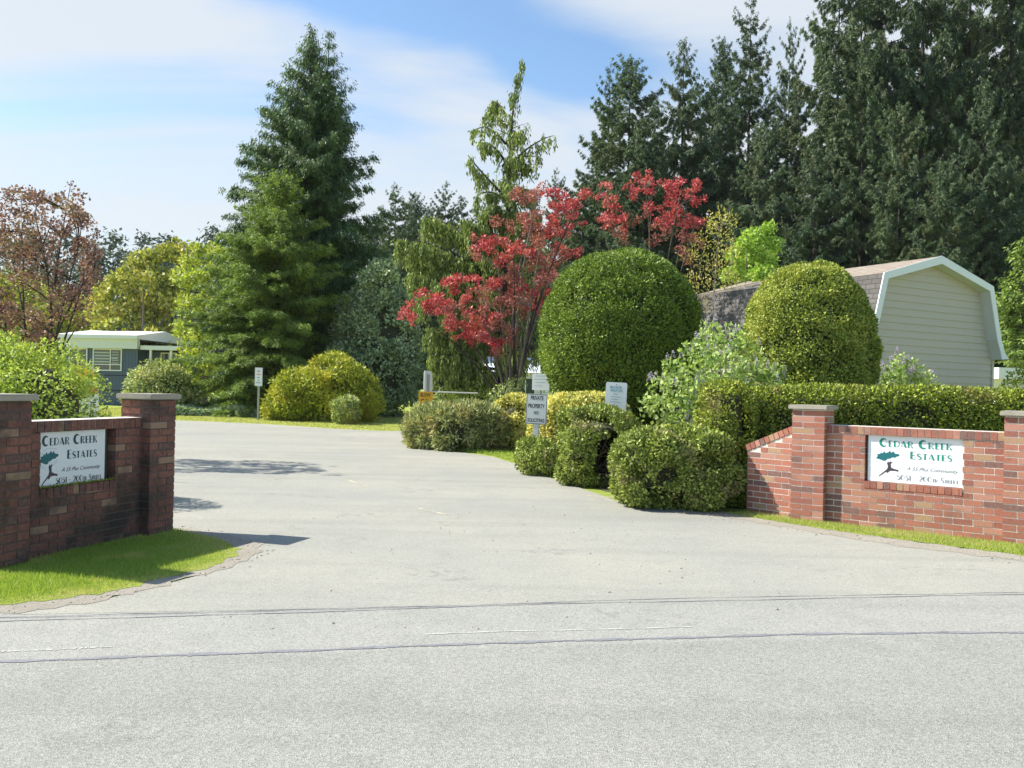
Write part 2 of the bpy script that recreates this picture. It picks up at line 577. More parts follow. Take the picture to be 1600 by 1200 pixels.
M['sign_grey'] = plain('sign_face_grey', (0.66, 0.67, 0.63), 0.4, var=0.05)
M['sign_white'] = plain('sign_face_white', (0.78, 0.79, 0.78), 0.4, var=0.04)
M['sign_yellow'] = plain('sign_face_yellow', (0.80, 0.40, 0.02), 0.5, var=0.15)
M['red'] = plain('sign_red', (0.52, 0.02, 0.02), 0.5, var=0.05)
M['yellow'] = plain('sign_yellow_band', (0.85, 0.52, 0.02), 0.5, var=0.05)
M['white_paint'] = plain('white_paint', (0.80, 0.80, 0.78), 0.55, var=0.06, scale=3)
M['post_white'] = plain('post_white', (0.68, 0.67, 0.62), 0.7, var=0.15, scale=10)
M['galv'] = plain('galvanised_post', (0.34, 0.33, 0.31), 0.55, var=0.2, scale=12, metal=0.3)
M['siding'] = plain('siding_tan', (0.475, 0.435, 0.385), 0.6, var=0.05, scale=2)
M['trim'] = plain('trim_white', (0.72, 0.76, 0.80), 0.5, var=0.05, scale=3)
M['trim_shade'] = plain('soffit_grey', (0.55, 0.57, 0.58), 0.6, var=0.05, scale=3)
M['cream'] = plain('fascia_cream', (0.74, 0.76, 0.68), 0.6, var=0.06, scale=2)
M['navy'] = plain('wall_slate_blue', (0.105, 0.135, 0.20), 0.6, var=0.1, scale=2)
M['glass'] = plain('window_glass', (0.07, 0.085, 0.085), 0.12, var=0.2, scale=1.5, spec=0.8)
M['blind'] = plain('window_blind', (0.42, 0.46, 0.43), 0.6, var=0.06)
M['seam'] = plain('road_seam_tar', (0.21, 0.21, 0.22), 0.8, var=0.5, scale=14)
M['seam_faint'] = plain('road_joint', (0.25, 0.25, 0.25), 0.8, var=0.35, scale=10)
M['faded_white'] = plain('faded_line', (0.45, 0.45, 0.40), 0.8, var=0.2, scale=20)
M['faded_yellow'] = plain('faded_yellow_line', (0.52, 0.47, 0.33), 0.8, var=0.2, scale=14)
M['stone'] = island_mat('pebble_stone', [(0.45, (0.40, 0.37, 0.31)), (0.15, (0.24, 0.22, 0.19)), (0.4, (0.52, 0.48, 0.41))])
M['asph_main'] = asphalt('asphalt_street', (0.290, 0.291, 0.256), (0.318, 0.316, 0.275), grain=(0.7, 1.27))
M['asph_mid'] = asphalt('asphalt_street_edge', (0.323, 0.323, 0.284), (0.347, 0.342, 0.298), grain=(0.74, 1.22))
M['asph_drive'] = asphalt('asphalt_driveway', (0.328, 0.325, 0.281), (0.380, 0.366, 0.300), grain=(0.82, 1.15), patch=0.12)
M['lawn'] = ground_mat('lawn_turf', (0.24, 0.33, 0.045), (0.34, 0.40, 0.07), (0.42, 0.38, 0.12))
M['soil'] = ground_mat('bed_soil', (0.10, 0.085, 0.055), (0.15, 0.13, 0.07), (0.10, 0.13, 0.03), 2.0, 18)
M['shoulder'] = ground_mat('gravel_shoulder', (0.40, 0.365, 0.295), (0.46, 0.42, 0.34), (0.36, 0.32, 0.25), 3.0, 45)


def shingles(name, a, b):
    m, n, l, out = new_mat(name)
    uv = n.new('ShaderNodeTexCoord').outputs['UV']
    br = n.new('ShaderNodeTexBrick')
    l.new(uv, br.inputs['Vector'])
    br.inputs['Scale'].default_value = 1.0
    br.inputs['Brick Width'].default_value = 0.30
    br.inputs['Row Height'].default_value = 0.145
    br.inputs['Mortar Size'].default_value = 0.012
    br.inputs['Color1'].default_value = (*a, 1)
    br.inputs['Color2'].default_value = (*b, 1)
    br.inputs['Mortar'].default_value = (*(x * 0.45 for x in a), 1)
    nzv = add_noise(n, l, 9, 5, 0.7, uv)
    col = add_mix(n, l, add_range(n, l, nzv, 0.35, 0.7, 0, 0.6), br.outputs[0], tuple(x * 0.7 for x in a))
    p = n.new('ShaderNodeBsdfPrincipled')
    l.new(col, p.inputs['Base Color'])
    p.inputs['Roughness'].default_value = 0.9
    l.new(p.outputs[0], out.inputs[0])
    return m


M['shingle'] = shingles('roof_shingle_brown', (0.30, 0.245, 0.185), (0.42, 0.35, 0.27))
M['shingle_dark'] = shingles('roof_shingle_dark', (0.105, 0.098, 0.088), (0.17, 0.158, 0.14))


# ------------------------------------------------------------------ numpy foliage helpers
def norm(a):
    return a / np.maximum(np.linalg.norm(a, axis=-1, keepdims=True), 1e-9)


def fnoise(Pn, scale, seed=0, octaves=3):
    r = np.random.RandomState(seed)
    out = np.zeros(len(Pn))
    amp, tot = 1.0, 0.0
    for o in range(octaves):
        acc = np.zeros(len(Pn))
        for k in range(5):
            d = norm(r.normal(size=3))
            acc += np.sin(Pn @ d * scale * (2 ** o) * r.uniform(0.7, 1.4) + r.uniform(0, 6.28))
        out += amp * acc / 5 ** 0.5
        tot += amp
        amp *= 0.5
    return out / tot


def blades(geo, C, D, L, Wd, rng, S=None, tri=False):
    """leaf-shaped quads from base points C along D"""
    N = len(C)
    if N == 0:
        return
    D = norm(D)
    if S is None:
        S = norm(np.cross(D, rng.normal(size=(N, 3))))
    L = np.broadcast_to(np.asarray(L, float), (N,))[:, None]
    Wd = np.broadcast_to(np.asarray(Wd, float), (N,))[:, None]
    if tri:
        V = np.stack([C - S * Wd / 2, C + S * Wd / 2, C + D * L], 1).reshape(-1, 3)
        geo.add(V, np.arange(3 * N).reshape(N, 3))
    else:
        mid = C + D * L * 0.45
        V = np.stack([C, mid + S * Wd / 2, C + D * L, mid - S * Wd / 2], 1).reshape(-1, 3)
        geo.add(V, np.arange(4 * N).reshape(N, 4))


def conifer(seed, H, R0, nb=150, prof=None, t0=0.04, e=(0.05, 0.75), droop=(0.5, 0.2), dens=60, L=0.28, Wd=0.07,
            hang=0.3, lean=(0, 0), spray=0.34, jit=0.12, trunk_r=None, off=(0, 0), irregular=0.25, upturn=0.12, hangers=0.0,
            hanglen=0.8, crown=None, trunk=None, bend=None, branch_r=0.02, pw=0.85, twigs=5.0):
    rng = np.random.RandomState(seed)
    crown = crown or Geo()
    trunk = trunk or Geo()
    prof = prof or (lambda t: (1 - t) ** 0.85)
    trunk_r = trunk_r or H * 0.012
    lx, ly = lean
    bendf = bend or (lambda t: (0.0, 0.0))

    def axis(t):
        bx, by = bendf(t)
        return np.array([off[0] + lx * t + bx, off[1] + ly * t + by, H * t])
    pts = [axis(t) for t in np.linspace(0, 0.99, 14)]
    trunk.tube(pts, [max(0.015, trunk_r * (1 - t) ** 0.9) for t in np.linspace(0, 0.99, 14)], 8)
    ts = t0 + (1 - t0) * np.sort(rng.rand(nb) ** pw)
    ts[-3:] = [0.975, 0.985, 0.995]
    az = np.arange(nb) * 2.39996 + rng.normal(size=nb) * 0.35
    Rr = R0 * np.array([prof(t) for t in ts]) * rng.uniform(1 - irregular, 1 + irregular * 0.5, nb)
    Rr = np.maximum(Rr, 0.035 * R0 + 0.06)
    A = np.array([axis(t) for t in ts])
    rad = np.stack([np.cos(az), np.sin(az), np.zeros(nb)], 1)
    sid = np.stack([-np.sin(az), np.cos(az), np.zeros(nb)], 1)
    e0 = e[0] + (e[1] - e[0]) * ts ** 1.5 + rng.normal(size=nb) * 0.08
    dr = droop[0] + (droop[1] - droop[0]) * ts

    def bp(i, s):
        Rs = Rr[i][:, None]
        z = (e0[i] * s - dr[i] * s ** 2 + upturn * s ** 3)[:, None] * Rs
        return A[i] + rad[i] * Rs * s[:, None] + np.array([0, 0, 1.0]) * z
    # limbs
    for i in range(nb):
        s = np.array([0, 0.3, 0.6, 0.85])
        q = bp(np.full(4, i), s)
        r0 = branch_r * (0.5 + Rr[i] / R0)
        trunk.tube(q, [r0, r0 * 0.7, r0 * 0.4, r0 * 0.15], 3, cap=False)
    # twigs
    ntw = np.maximum(4, (Rr * twigs).astype(int))
    ti = np.repeat(np.arange(nb), ntw)
    u = np.concatenate([np.linspace(0.12, 0.97, k) for k in ntw])
    u = np.clip(u + rng.normal(size=len(u)) * 0.02, 0.05, 1)
    sg = np.where(rng.rand(len(u)) < 0.5, -1.0, 1.0)
    tw = (spray * (1.05 - u) ** 0.8 + 0.05) * Rr[ti] * rng.uniform(0.6, 1.15, len(u))
    tdir = norm(rad[ti] * 0.75 + sid[ti] * (sg * rng.uniform(0.5, 1.1, len(u)))[:, None] + np.array([0, 0, -1]) * (hang * 0.5) + rng.normal(size=(len(u), 3)) * 0.12)
    base = bp(ti, u)
    k = np.maximum(3, (dens * tw / max(L, 0.05) * 0.25).astype(int))
    j = np.repeat(np.arange(len(u)), k)
    v = rng.rand(len(j)) ** 0.8
    C = base[j] + tdir[j] * (tw[j] * v)[:, None] + np.array([0, 0, -1]) * (hang * 0.35 * tw[j] * v ** 2)[:, None]
    C = C + rng.normal(size=C.shape) * jit * L * 2
    D = tdir[j] + rng.normal(size=C.shape) * 0.45 + np.array([0, 0, -1]) * hang
    S = norm(np.cross(D, np.array([0, 0, 1.0]) + rng.normal(size=C.shape) * 0.6))
    blades(crown, C, D, L * rng.uniform(0.6, 1.25, len(C)), Wd * rng.uniform(0.7, 1.3, len(C)), rng, S)
    if hangers > 0:
        m = rng.rand(len(u)) < hangers
        idx = np.nonzero(m)[0]
        nh = 9
        jj = np.repeat(idx, nh)
        vv = np.tile(np.linspace(0, 1, nh), len(idx))
        ln = hanglen * rng.uniform(0.35, 1.0, len(idx))
        ln = np.repeat(ln, nh) * (0.4 + 0.6 * np.minimum(1, Rr[ti][jj] / R0 + 0.3))
        st = base[jj] + tdir[jj] * (tw[jj] * np.repeat(rng.rand(len(idx)), nh) * 0.7)[:, None]
        C = st + np.array([0, 0, -1]) * (ln * vv)[:, None] + rng.normal(size=st.shape) * 0.03
        D = np.array([0, 0, -1]) + rng.normal(size=C.shape) * 0.22
        blades(crown, C, D, (L * 0.9) * rng.uniform(0.7, 1.2, len(C)), Wd * rng.uniform(0.7, 1.2, len(C)), rng)
    return crown, trunk


def clump_leaves(geo, centers, rads, rng, per=220, L=0.08, Wd=0.05, squash=0.8, up=0.3, ref=0.5):
    centers = np.asarray(centers, float)
    rads = np.asarray(rads, float)
    k = np.maximum(8, (per * (rads / ref) ** 2).astype(int))
    j = np.repeat(np.arange(len(rads)), k)
    d = norm(rng.normal(size=(len(j), 3)))
    rr = rads[j] * rng.uniform(0.25, 1, len(j)) ** 0.55
    rr = rr * (1 + 0.25 * np.sin(d[:, 0] * 5 + j) * np.cos(d[:, 1] * 5 + j * 2))
    C = centers[j] + d * rr[:, None] * np.array([1, 1, squash])
    D = d * 0.5 + rng.normal(size=C.shape) * 0.6 + np.array([0, 0, up])
    S = norm(np.cross(D, d + np.array([0, 0, 0.4]) + rng.normal(size=C.shape) * 0.55))
    blades(geo, C, D, L * rng.uniform(0.6, 1.3, len(C)), Wd * rng.uniform(0.7, 1.3, len(C)), rng, S)


def limbs(geo, base, centers, rng, fork=0.35, r0=0.09, n=5, seg=7, rad_end=0.006, forks=None, bmax=8):
    """a few main boughs grown from the fork, thinner side branches leaving them for every clump"""
    base = np.asarray(base, float)
    cs = np.asarray([np.asarray(c, float) for c in centers])
    K = min(len(cs), max(3, min(bmax, len(cs) // 4 + 2)))
    main = [int(rng.randint(len(cs)))]
    while len(main) < K:                                   # farthest-first choice of bough tips
        dm = np.min([np.linalg.norm(cs - cs[k], axis=1) for k in main], axis=0)
        main.append(int(np.argmax(dm)))
    s = np.linspace(0, 1, 9)[:, None]
    curves = []
    for k in main:
        c = cs[k]
        f = base + np.array([0, 0, fork * rng.uniform(0.5, 1.2)])
        v = c - f
        mid = f + v * np.array([0.35, 0.35, 0.55]) + rng.normal(size=3) * 0.05 * np.linalg.norm(v)
        q = (1 - s) ** 2 * f + 2 * s * (1 - s) * mid + s ** 2 * c
        rad = r0 * (1 - s[:, 0]) ** 0.9 * 0.85 + rad_end
        geo.tube(q, rad, n + 1, cap=False)
        curves.append((q, rad))
    for i, c in enumerate(cs):
        if i in main: continue
        best = None
        for q, rad in curves:
            below = q[:, 2] < c[2] - 0.05
            dd = np.linalg.norm(q - c, axis=1) + np.where(below, 0, 0.5)
            j = int(np.argmin(dd))
            if best is None or dd[j] < best[0]:
                best = (dd[j], q[j], rad[j], q[min(j + 1, 8)] - q[max(j - 1, 0)])
        _, f, rr, tdir = best
        v = c - f
        L_ = np.linalg.norm(v)
        if f[2] > c[2] or L_ > 0.55 * np.linalg.norm(c - base): continue
        mid = f + v * 0.5 + tdir / max(np.linalg.norm(tdir), 1e-6) * L_ * 0.15 + rng.normal(size=3) * 0.06 * L_
        t = np.linspace(0, 1, 6)[:, None]
        q = (1 - t) ** 2 * f + 2 * t * (1 - t) * mid + t ** 2 * c
        r1 = min(rr * 0.7, r0 * 0.35)
        geo.tube(q, r1 * (1 - t[:, 0]) * 0.9 + rad_end, n - 1, cap=False)
        for kk in range(2):                                # twigs at the end
            e = c + rng.normal(size=3) * L_ * 0.12
            geo.tube([q[4], (q[4] + e) / 2, e], [rad_end * 1.4, rad_end, rad_end * 0.5], 3, cap=False)


def crown_points(rng, cx, cy, cz, rx, ry, rz, n, lo=0.35, hi=0.95, zmin=None):
    d = norm(rng.normal(size=(n, 3)))
    r = rng.uniform(lo, hi, n)
    Pn = np.array([cx, cy, cz]) + d * r[:, None] * np.array([rx, ry, rz])
    if zmin is not None:
        Pn[:, 2] = np.maximum(Pn[:, 2], zmin)
    return Pn


def superell(cx, cy, cz, rx, ry, rz, n=2.0, rz_ang=0.0, nu=64, nv=36, zcut=0.02, amp=0.03, nscale=3.0, seed=0, nvz=None):
    """bulging closed body: x,y,z with exponent n; returns verts, quads, outward normals"""
    th = np.linspace(0, 2 * np.pi, nu, endpoint=False)
    ph = np.linspace(-np.pi / 2, np.pi / 2, nv)
    PH, TH = np.meshgrid(ph, th, indexing='ij')
    def f(x, e): return np.sign(x) * np.abs(x) ** (2.0 / e)
    nz_ = nvz or n
    X = f(np.cos(PH), nz_) * f(np.cos(TH), n)
    Y = f(np.cos(PH), nz_) * f(np.sin(TH), n)
    Z = f(np.sin(PH), nz_)
    V = np.stack([X * rx, Y * ry, Z * rz], -1).reshape(-1, 3)
    Nn = norm(V / np.array([rx, ry, rz]) ** 2)
    V = V + Nn * (amp * fnoise(V, nscale, seed))[:, None]
    c, s = math.cos(rz_ang), math.sin(rz_ang)
    Rm = np.array([[c, -s, 0], [s, c, 0], [0, 0, 1]])
    V = V @ Rm.T + np.array([cx, cy, cz])
    V[:, 2] = np.maximum(V[:, 2], zcut)
    F = []
    idx = np.arange(nv * nu).reshape(nv, nu)
    a = idx[:-1, :].ravel(); b = np.roll(idx, -1, 1)[:-1, :].ravel()
    c2 = np.roll(idx, -1, 1)[1:, :].ravel(); d = idx[1:, :].ravel()
    return V, np.stack([a, b, c2, d], 1)


def sample_surface(V, F, n, rng):
    T = np.concatenate([F[:, [0, 1, 2]], F[:, [0, 2, 3]]])
    a, b, c = V[T[:, 0]], V[T[:, 1]], V[T[:, 2]]
    cr = np.cross(b - a, c - a)
    ar = np.linalg.norm(cr, axis=1)
    pr = ar / ar.sum()
    i = rng.choice(len(T), n, p=pr)
    u, v = rng.rand(n), rng.rand(n)
    m = u + v > 1
    u[m], v[m] = 1 - u[m], 1 - v[m]
    Pn = a[i] + (b[i] - a[i]) * u[:, None] + (c[i] - a[i]) * v[:, None]
    return Pn, norm(cr[i])


def shell(geo, V, F, rng, n, L, Wd, depth=0.10, out=0.03, stick=0.55, shrink=0.07, keep=None, hull=None, drop=None, tuft=0.0, ts=9.0, pits=0.0):
    Pn, Nn = sample_surface(V, F, n, rng)
    tn = fnoise(Pn, ts, 91, 2) if (tuft or pits) else None
    if pits:
        m = ~((tn < -0.32) & (rng.rand(len(Pn)) < pits))
        Pn, Nn, tn = Pn[m], Nn[m], tn[m]
    if tuft:
        Pn = Pn + Nn * (tuft * tn)[:, None]
    if drop is not None:
        m = ~drop(Pn, Nn)
        Pn, Nn = Pn[m], Nn[m]
    off = out - (out + depth) * rng.rand(len(Pn)) ** 1.5
    C = Pn + Nn * off[:, None]
    D = Nn * stick + rng.normal(size=C.shape) * 0.5 + np.array([0, 0, 0.15])
    m = C[:, 2] > 0.0
    C, D, Nn = C[m], D[m], Nn[m]
    S = norm(np.cross(D, Nn + rng.normal(size=C.shape) * 0.42))
    blades(geo, C, D, L * rng.uniform(0.6, 1.3, len(C)), Wd * rng.uniform(0.7, 1.3, len(C)), rng, S)
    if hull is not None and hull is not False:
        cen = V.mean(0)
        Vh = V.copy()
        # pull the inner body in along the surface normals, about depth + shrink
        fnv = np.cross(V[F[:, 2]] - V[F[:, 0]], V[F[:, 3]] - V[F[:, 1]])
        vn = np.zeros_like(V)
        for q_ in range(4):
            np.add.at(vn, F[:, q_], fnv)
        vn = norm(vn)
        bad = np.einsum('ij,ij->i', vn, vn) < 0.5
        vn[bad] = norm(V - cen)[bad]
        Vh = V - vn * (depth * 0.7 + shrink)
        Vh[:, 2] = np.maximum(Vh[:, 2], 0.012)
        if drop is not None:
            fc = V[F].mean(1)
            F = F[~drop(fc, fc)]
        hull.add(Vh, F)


# ------------------------------------------------------------------ ground, roads
def rough(pts, amp, step=0.12, seed=0):
    rr = np.random.RandomState(seed)
    out = []
    n = len(pts)
    for i in range(n):
        a, b = Vector(pts[i]), Vector(pts[(i + 1) % n])
        k = max(1, min(80, int((b - a).length / step)))
        d = (b - a).normalized()
        for j in range(k):
            out.append(a.lerp(b, j / k) + Vector((-d.y, d.x, 0)) * float(rr.normal() * amp) + d * float(rr.normal() * step * 0.15))
    return out


def sheet(name, pts, mat, z, kind='structure', ret=False, edge=0.0, step=0.12):
    if edge:
        pts = rough(pts, edge, step, 3)
    g = Geo()
    g.poly([(p[0], p[1], z) for p in pts])
    o = g.build(name, mat)
    tag(o, kind=kind)
    return o


ground = Geo()
gx = np.array([-600, -60, -20, 20, 60, 600.0])
gy = np.array([-60, 0, 40, 80, 700.0])
GX, GY = np.meshgrid(gx, gy)
Vg = np.stack([GX.ravel(), GY.ravel(), np.zeros(GX.size)], 1)
Fg = [[r * 6 + c, r * 6 + c + 1, (r + 1) * 6 + c + 1, (r + 1) * 6 + c] for r in range(4) for c in range(5)]
ground.add(Vg, Fg)
tag(ground.build('ground', M['lawn']), kind='structure')


def gp(*pp):
    return [G(x, y) for x, y in pp]


# street in front: near lane (darker) and the lighter strip beyond the tar seam
seam_l, seam_r = G(0, 1036), G(1600, 989)
sdir = (seam_r - seam_l).normalized()
sn = Vector((-sdir.y, sdir.x, 0))
far_l, far_r = G(0, 962), G(1600, 929)
a0, a1 = seam_l - sdir * 60, seam_r + sdir * 60
sheet('street', [a0, a0 - sn * 30, a1 - sn * 30, a1], M['asph_main'], 0.006)
b0, b1 = far_l - sdir * 60, far_r + sdir * 60
sheet('street_edge_strip', [a0, a1, b1, b0], M['asph_mid'], 0.006)
# driveway between the two brick walls, widening to the cross lane behind
left_edge = gp((150, 941), (270, 911), (350, 889), (392, 866), (362, 842), (300, 830), (270, 826))
L_in = [Vector((-4.35, 9.6, 0)), Vector((-5.7, 13.0, 0)), Vector((-8.4, 19.0, 0)), Vector((-11.0, 24.5, 0)), Vector((-14.0, 28.0, 0)), Vector((-40, 33, 0))]
far_edge = [Vector((-42, 40.5, 0)), Vector((-20, 38.5, 0))] + gp((275, 657), (330, 659), (420, 663), (520, 670), (580, 673), (640, 674)) + [Vector((8, 33.5, 0)), Vector((30, 34, 0)), Vector((30, 28, 0)), Vector((2, 27, 0))]
right_edge = gp((628, 694), (662, 701), (720, 707), (770, 714), (805, 725), (862, 748), (945, 776), (960, 782), (1040, 798), (1140, 806), (1290, 833), (1420, 852), (1600, 874))
rr_ = [right_edge[-1] + Vector((3, -1.3, 0)), b1 + Vector((0, 0.0, 0))]
drive = [b0, far_l] + left_edge + L_in + far_edge + right_edge + [right_edge[-1] + Vector((4, -1.0, 0)), far_r + sdir * 3.2]
drive = [far_l - sdir * 0.5] + [G(60, 952)] + left_edge + L_in + far_edge + right_edge + [far_r + sdir * 1.6]
sheet('driveway', drive, M['asph_drive'], 0.006)
# dirt shoulder around the lawn tip by the left wall and a narrow one on the right
sheet('gravel_shoulder', gp((-300, 985), (0, 962), (60, 955), (150, 941), (270, 911), (352, 891), (400, 868), (408, 852), (352, 836), (285, 826), (262, 835), (330, 850), (352, 866), (320, 886), (255, 900), (150, 926), (0, 944), (-300, 960)), M['shoulder'], 0.0085, edge=0.035, step=0.09)
sheet('gravel_verge', gp((1040, 792), (1140, 801), (1290, 827), (1420, 846), (1600, 868), (1900, 905), (1900, 912), (1600, 878), (1420, 856), (1290, 836), (1140, 809), (1040, 800)), M['shoulder'], 0.0085, edge=0.03, step=0.09)
# planting bed soil under the shrubs on the right
bed = gp((640, 690), (720, 702), (770, 708), (805, 716), (862, 738), (945, 768), (1040, 788), (1175, 797)) + [Vector((3.3, 12.1, 0)), Vector((6.0, 11.4, 0)), Vector((10, 13, 0)), Vector((9, 24, 0)), Vector((0.5, 25, 0)), Vector((-2.6, 24.5, 0))]
sheet('planting_bed', bed, M['soil'], 0.004)


def ribbon(name, pts, w, mat, z, wob=0.006, seed=0, n=160, gaps=0.0):
    rng = np.random.RandomState(seed)
    pts = [Vector(p) for p in pts]
    g = Geo()
    L = [0]
    for a, b in zip(pts, pts[1:]):
        L.append(L[-1] + (b - a).length)
    ss = np.linspace(0, L[-1], n)
    q = []
    for s in ss:
        i = max(k for k in range(len(pts) - 1) if L[k] <= s + 1e-9)
        t = (s - L[i]) / (L[i + 1] - L[i])
        q.append(pts[i].lerp(pts[i + 1], t))
    d = (pts[-1] - pts[0]).normalized()
    nn = Vector((-d.y, d.x, 0))
    off = np.cumsum(rng.normal(size=n)) * wob * 0.3
    off -= np.linspace(off[0], off[-1], n)
    V, F = [], []
    for k, p in enumerate(q):
        ww = w * (0.55 + 0.45 * rng.rand() + 0.3 * math.sin(k * 0.13 + seed))
        V += [list(p + nn * (off[k] + ww / 2) + Vector((0, 0, z))), list(p + nn * (off[k] - ww / 2) + Vector((0, 0, z)))]
    for k in range(n - 1):
        if rng.rand() < gaps: continue
        F.append([2 * k, 2 * k + 1, 2 * k + 3, 2 * k + 2])
    g.add(V, F)
    return tag(g.build(name, mat), kind='structure')


ribbon('road_seam', [seam_l - sdir * 4, seam_l, G(400, 1022), G(800, 1006), G(1200, 993), seam_r, seam_r + sdir * 4], 0.05, M['seam'], 0.0090, 0.005, 1, 1400, 0.0)
ribbon('road_seam', [G(-200, 976), G(0, 971.5), G(500, 957), G(900, 944), G(1250, 936), G(1600, 931), G(1800, 928)], 0.018, M['seam_faint'], 0.0095, 0.006, 2, 500, 0.0)
ribbon('road_seam', [G(-200, 970), G(0, 965), G(500, 951.5), G(900, 941), G(1250, 933), G(1600, 926.5), G(1800, 924)], 0.013, M['seam_faint'], 0.0095, 0.006, 3, 500, 0.0)
ribbon('road_seam', [G(0, 968), G(500, 954), G(900, 942.5)], 0.009, M['seam_faint'], 0.0095, 0.005, 4, 300, 0.0)
ribbon('road_line', [G(-100, 1024), G(60, 1018), G(180, 1012)], 0.03, M['faded_white'], 0.0088, 0.003, 5, 200, 0.25)
ribbon('road_line', [G(660, 993), G(800, 988), G(1080, 981)], 0.024, M['faded_white'], 0.0088, 0.003, 6, 300, 0.12)
for k, (xa, ya, xb, yb) in enumerate([(540, 750, 572, 760), (440, 717, 470, 724), (655, 795, 700, 806), (520, 690, 590, 693), (910, 774, 965, 779)]):
    ribbon('road_line', [G(xa, ya), G(xb, yb)], 0.07, M['faded_yellow'], 0.0088, 0.01, 20 + k, 40, 0.25)
# thin broken dark lines on the driveway
for k, pp in enumerate([[(300, 712), (340, 706), (420, 712)], [(505, 678), (540, 684), (560, 681), (600, 686)], [(560, 690), (590, 692.5), (600, 693)]]):
    ribbon('road_dark_line', [G(*p) for p in pp], 0.04, M['seam'], 0.0088, 0.02, 40 + k, 60, 0.35)


def in_poly(Pn, poly):
    x, y = Pn[:, 0], Pn[:, 1]
    ins = np.zeros(len(Pn), bool)
    n = len(poly)
    for i in range(n):
        x1, y1 = poly[i][0], poly[i][1]
        x2, y2 = poly[(i + 1) % n][0], poly[(i + 1) % n][1]
        c = ((y1 > y) != (y2 > y)) & (x < (x2 - x1) * (y - y1) / (y2 - y1 + 1e-12) + x1)
        ins ^= c
    return ins


def grass(name, poly, n, h, w, mat, seed, lab, thin=None):
    rng = np.random.RandomState(seed)
    pa = np.array([[p[0], p[1]] for p in poly])
    lo, hi = pa.min(0), pa.max(0)
    Pn = lo + (hi - lo) * rng.rand(n, 2)
    Pn = Pn[in_poly(Pn, pa)]
    if thin is not None:
        Pn = Pn[rng.rand(len(Pn)) < thin(Pn)]
    C = np.concatenate([Pn, np.zeros((len(Pn), 1))], 1)
    cl = fnoise(C, 2.5, seed)
    D = rng.normal(size=C.shape) * 0.42 + np.array([0, 0, 1.0])
    g = Geo()
    blades(g, C, D, h * rng.uniform(0.4, 1.3, len(C)) * (1 + 0.35 * cl), w * rng.uniform(0.7, 1.3, len(C)), rng, tri=True)
    return tag(g.build(name, mat), lab, 'grass', kind='stuff')


def edge_dist(Pn, line):
    d = np.full(len(Pn), 1e9)
    for a, b in zip(line, line[1:]):
        a2, b2 = np.array(a[:2]), np.array(b[:2])
        ab = b2 - a2
        t = np.clip(((Pn - a2) @ ab) / (ab @ ab), 0, 1)
        d = np.minimum(d, np.linalg.norm(Pn - (a2 + t[:, None] * ab), axis=1))
    return d


left_lawn_edge = gp((-300, 972), (0, 948), (150, 930), (255, 906), (330, 888), (372, 866), (352, 846), (300, 834), (268, 828))
left_lawn = left_lawn_edge + [Vector((-3.95, 9.2, 0)), Vector((-4.4, 7.6, 0)), Vector((-6.5, 5.6, 0))]
sheet('lawn_patch', left_lawn, M['lawn'], 0.0108, edge=0.03, step=0.08)
grass('grass', left_lawn, 260000, 0.045, 0.006, M['grass'], 5, 'short bright grass in front of the left brick wall',
      thin=lambda q: np.clip(edge_dist(q, left_lawn_edge[:-1]) * 2.2, 0.06, 1))
grass('grass', left_lawn, 110000, 0.032, 0.006, M['grass_dry'], 6, 'dry yellowish grass along the lawn edge by the left brick wall',
      thin=lambda q: np.clip(1.15 - edge_dist(q, left_lawn_edge[:-1]) * 2.0, 0.04, 1))
right_verge_out = gp((1135, 803), (1290, 828), (1420, 846), (1600, 869), (1800, 895))
right_verge = right_verge_out + [Vector((7.2, 8.9, 0)), Vector((5.6, 9.75, 0)), Vector((4.0, 11.05, 0)), Vector((3.3, 11.85, 0))]
sheet('lawn_verge', right_verge, M['lawn'], 0.0108, edge=0.02, step=0.08)
grass('grass', right_verge, 130000, 0.04, 0.007, M['grass_dry'], 7, 'narrow strip of dry grass below the right brick wall',
      thin=lambda q: np.clip(edge_dist(q, right_verge_out) * 5, 0.1, 1))
grass('grass', right_verge, 80000, 0.05, 0.007, M['grass'], 8, 'green blades at the foot of the right brick wall')
bed_edge = gp((628, 692), (662, 699), (720, 705), (770, 712), (805, 722)) + [G(830, 712), G(780, 700), G(700, 690), G(650, 684)]
sheet('lawn_strip', bed_edge, M['lawn'], 0.0108, edge=0.04, step=0.15)
grass('grass', bed_edge, 40000, 0.07, 0.014, M['grass'], 9, 'mown grass between driveway and juniper bushes')
far_lawn = far_edge[1:8] + [G(700, 674), G(700, 646), G(560, 640), G(275, 635), Vector((-24, 44, 0))]
grass('grass', far_lawn, 90000, 0.06, 0.03, M['grass_dry'], 10, 'sunlit lawn beyond the cross lane')

# pebbles on the shoulder and scattered on the asphalt
rng = np.random.RandomState(77)
peb = Geo()
ico = bmesh.new()
bmesh.ops.create_icosphere(ico, subdivisions=1, radius=1)
icoV = np.array([list(v.co) for v in ico.verts])
icoF = np.array([[v.index for v in f.verts] for f in ico.faces])
ico.free()


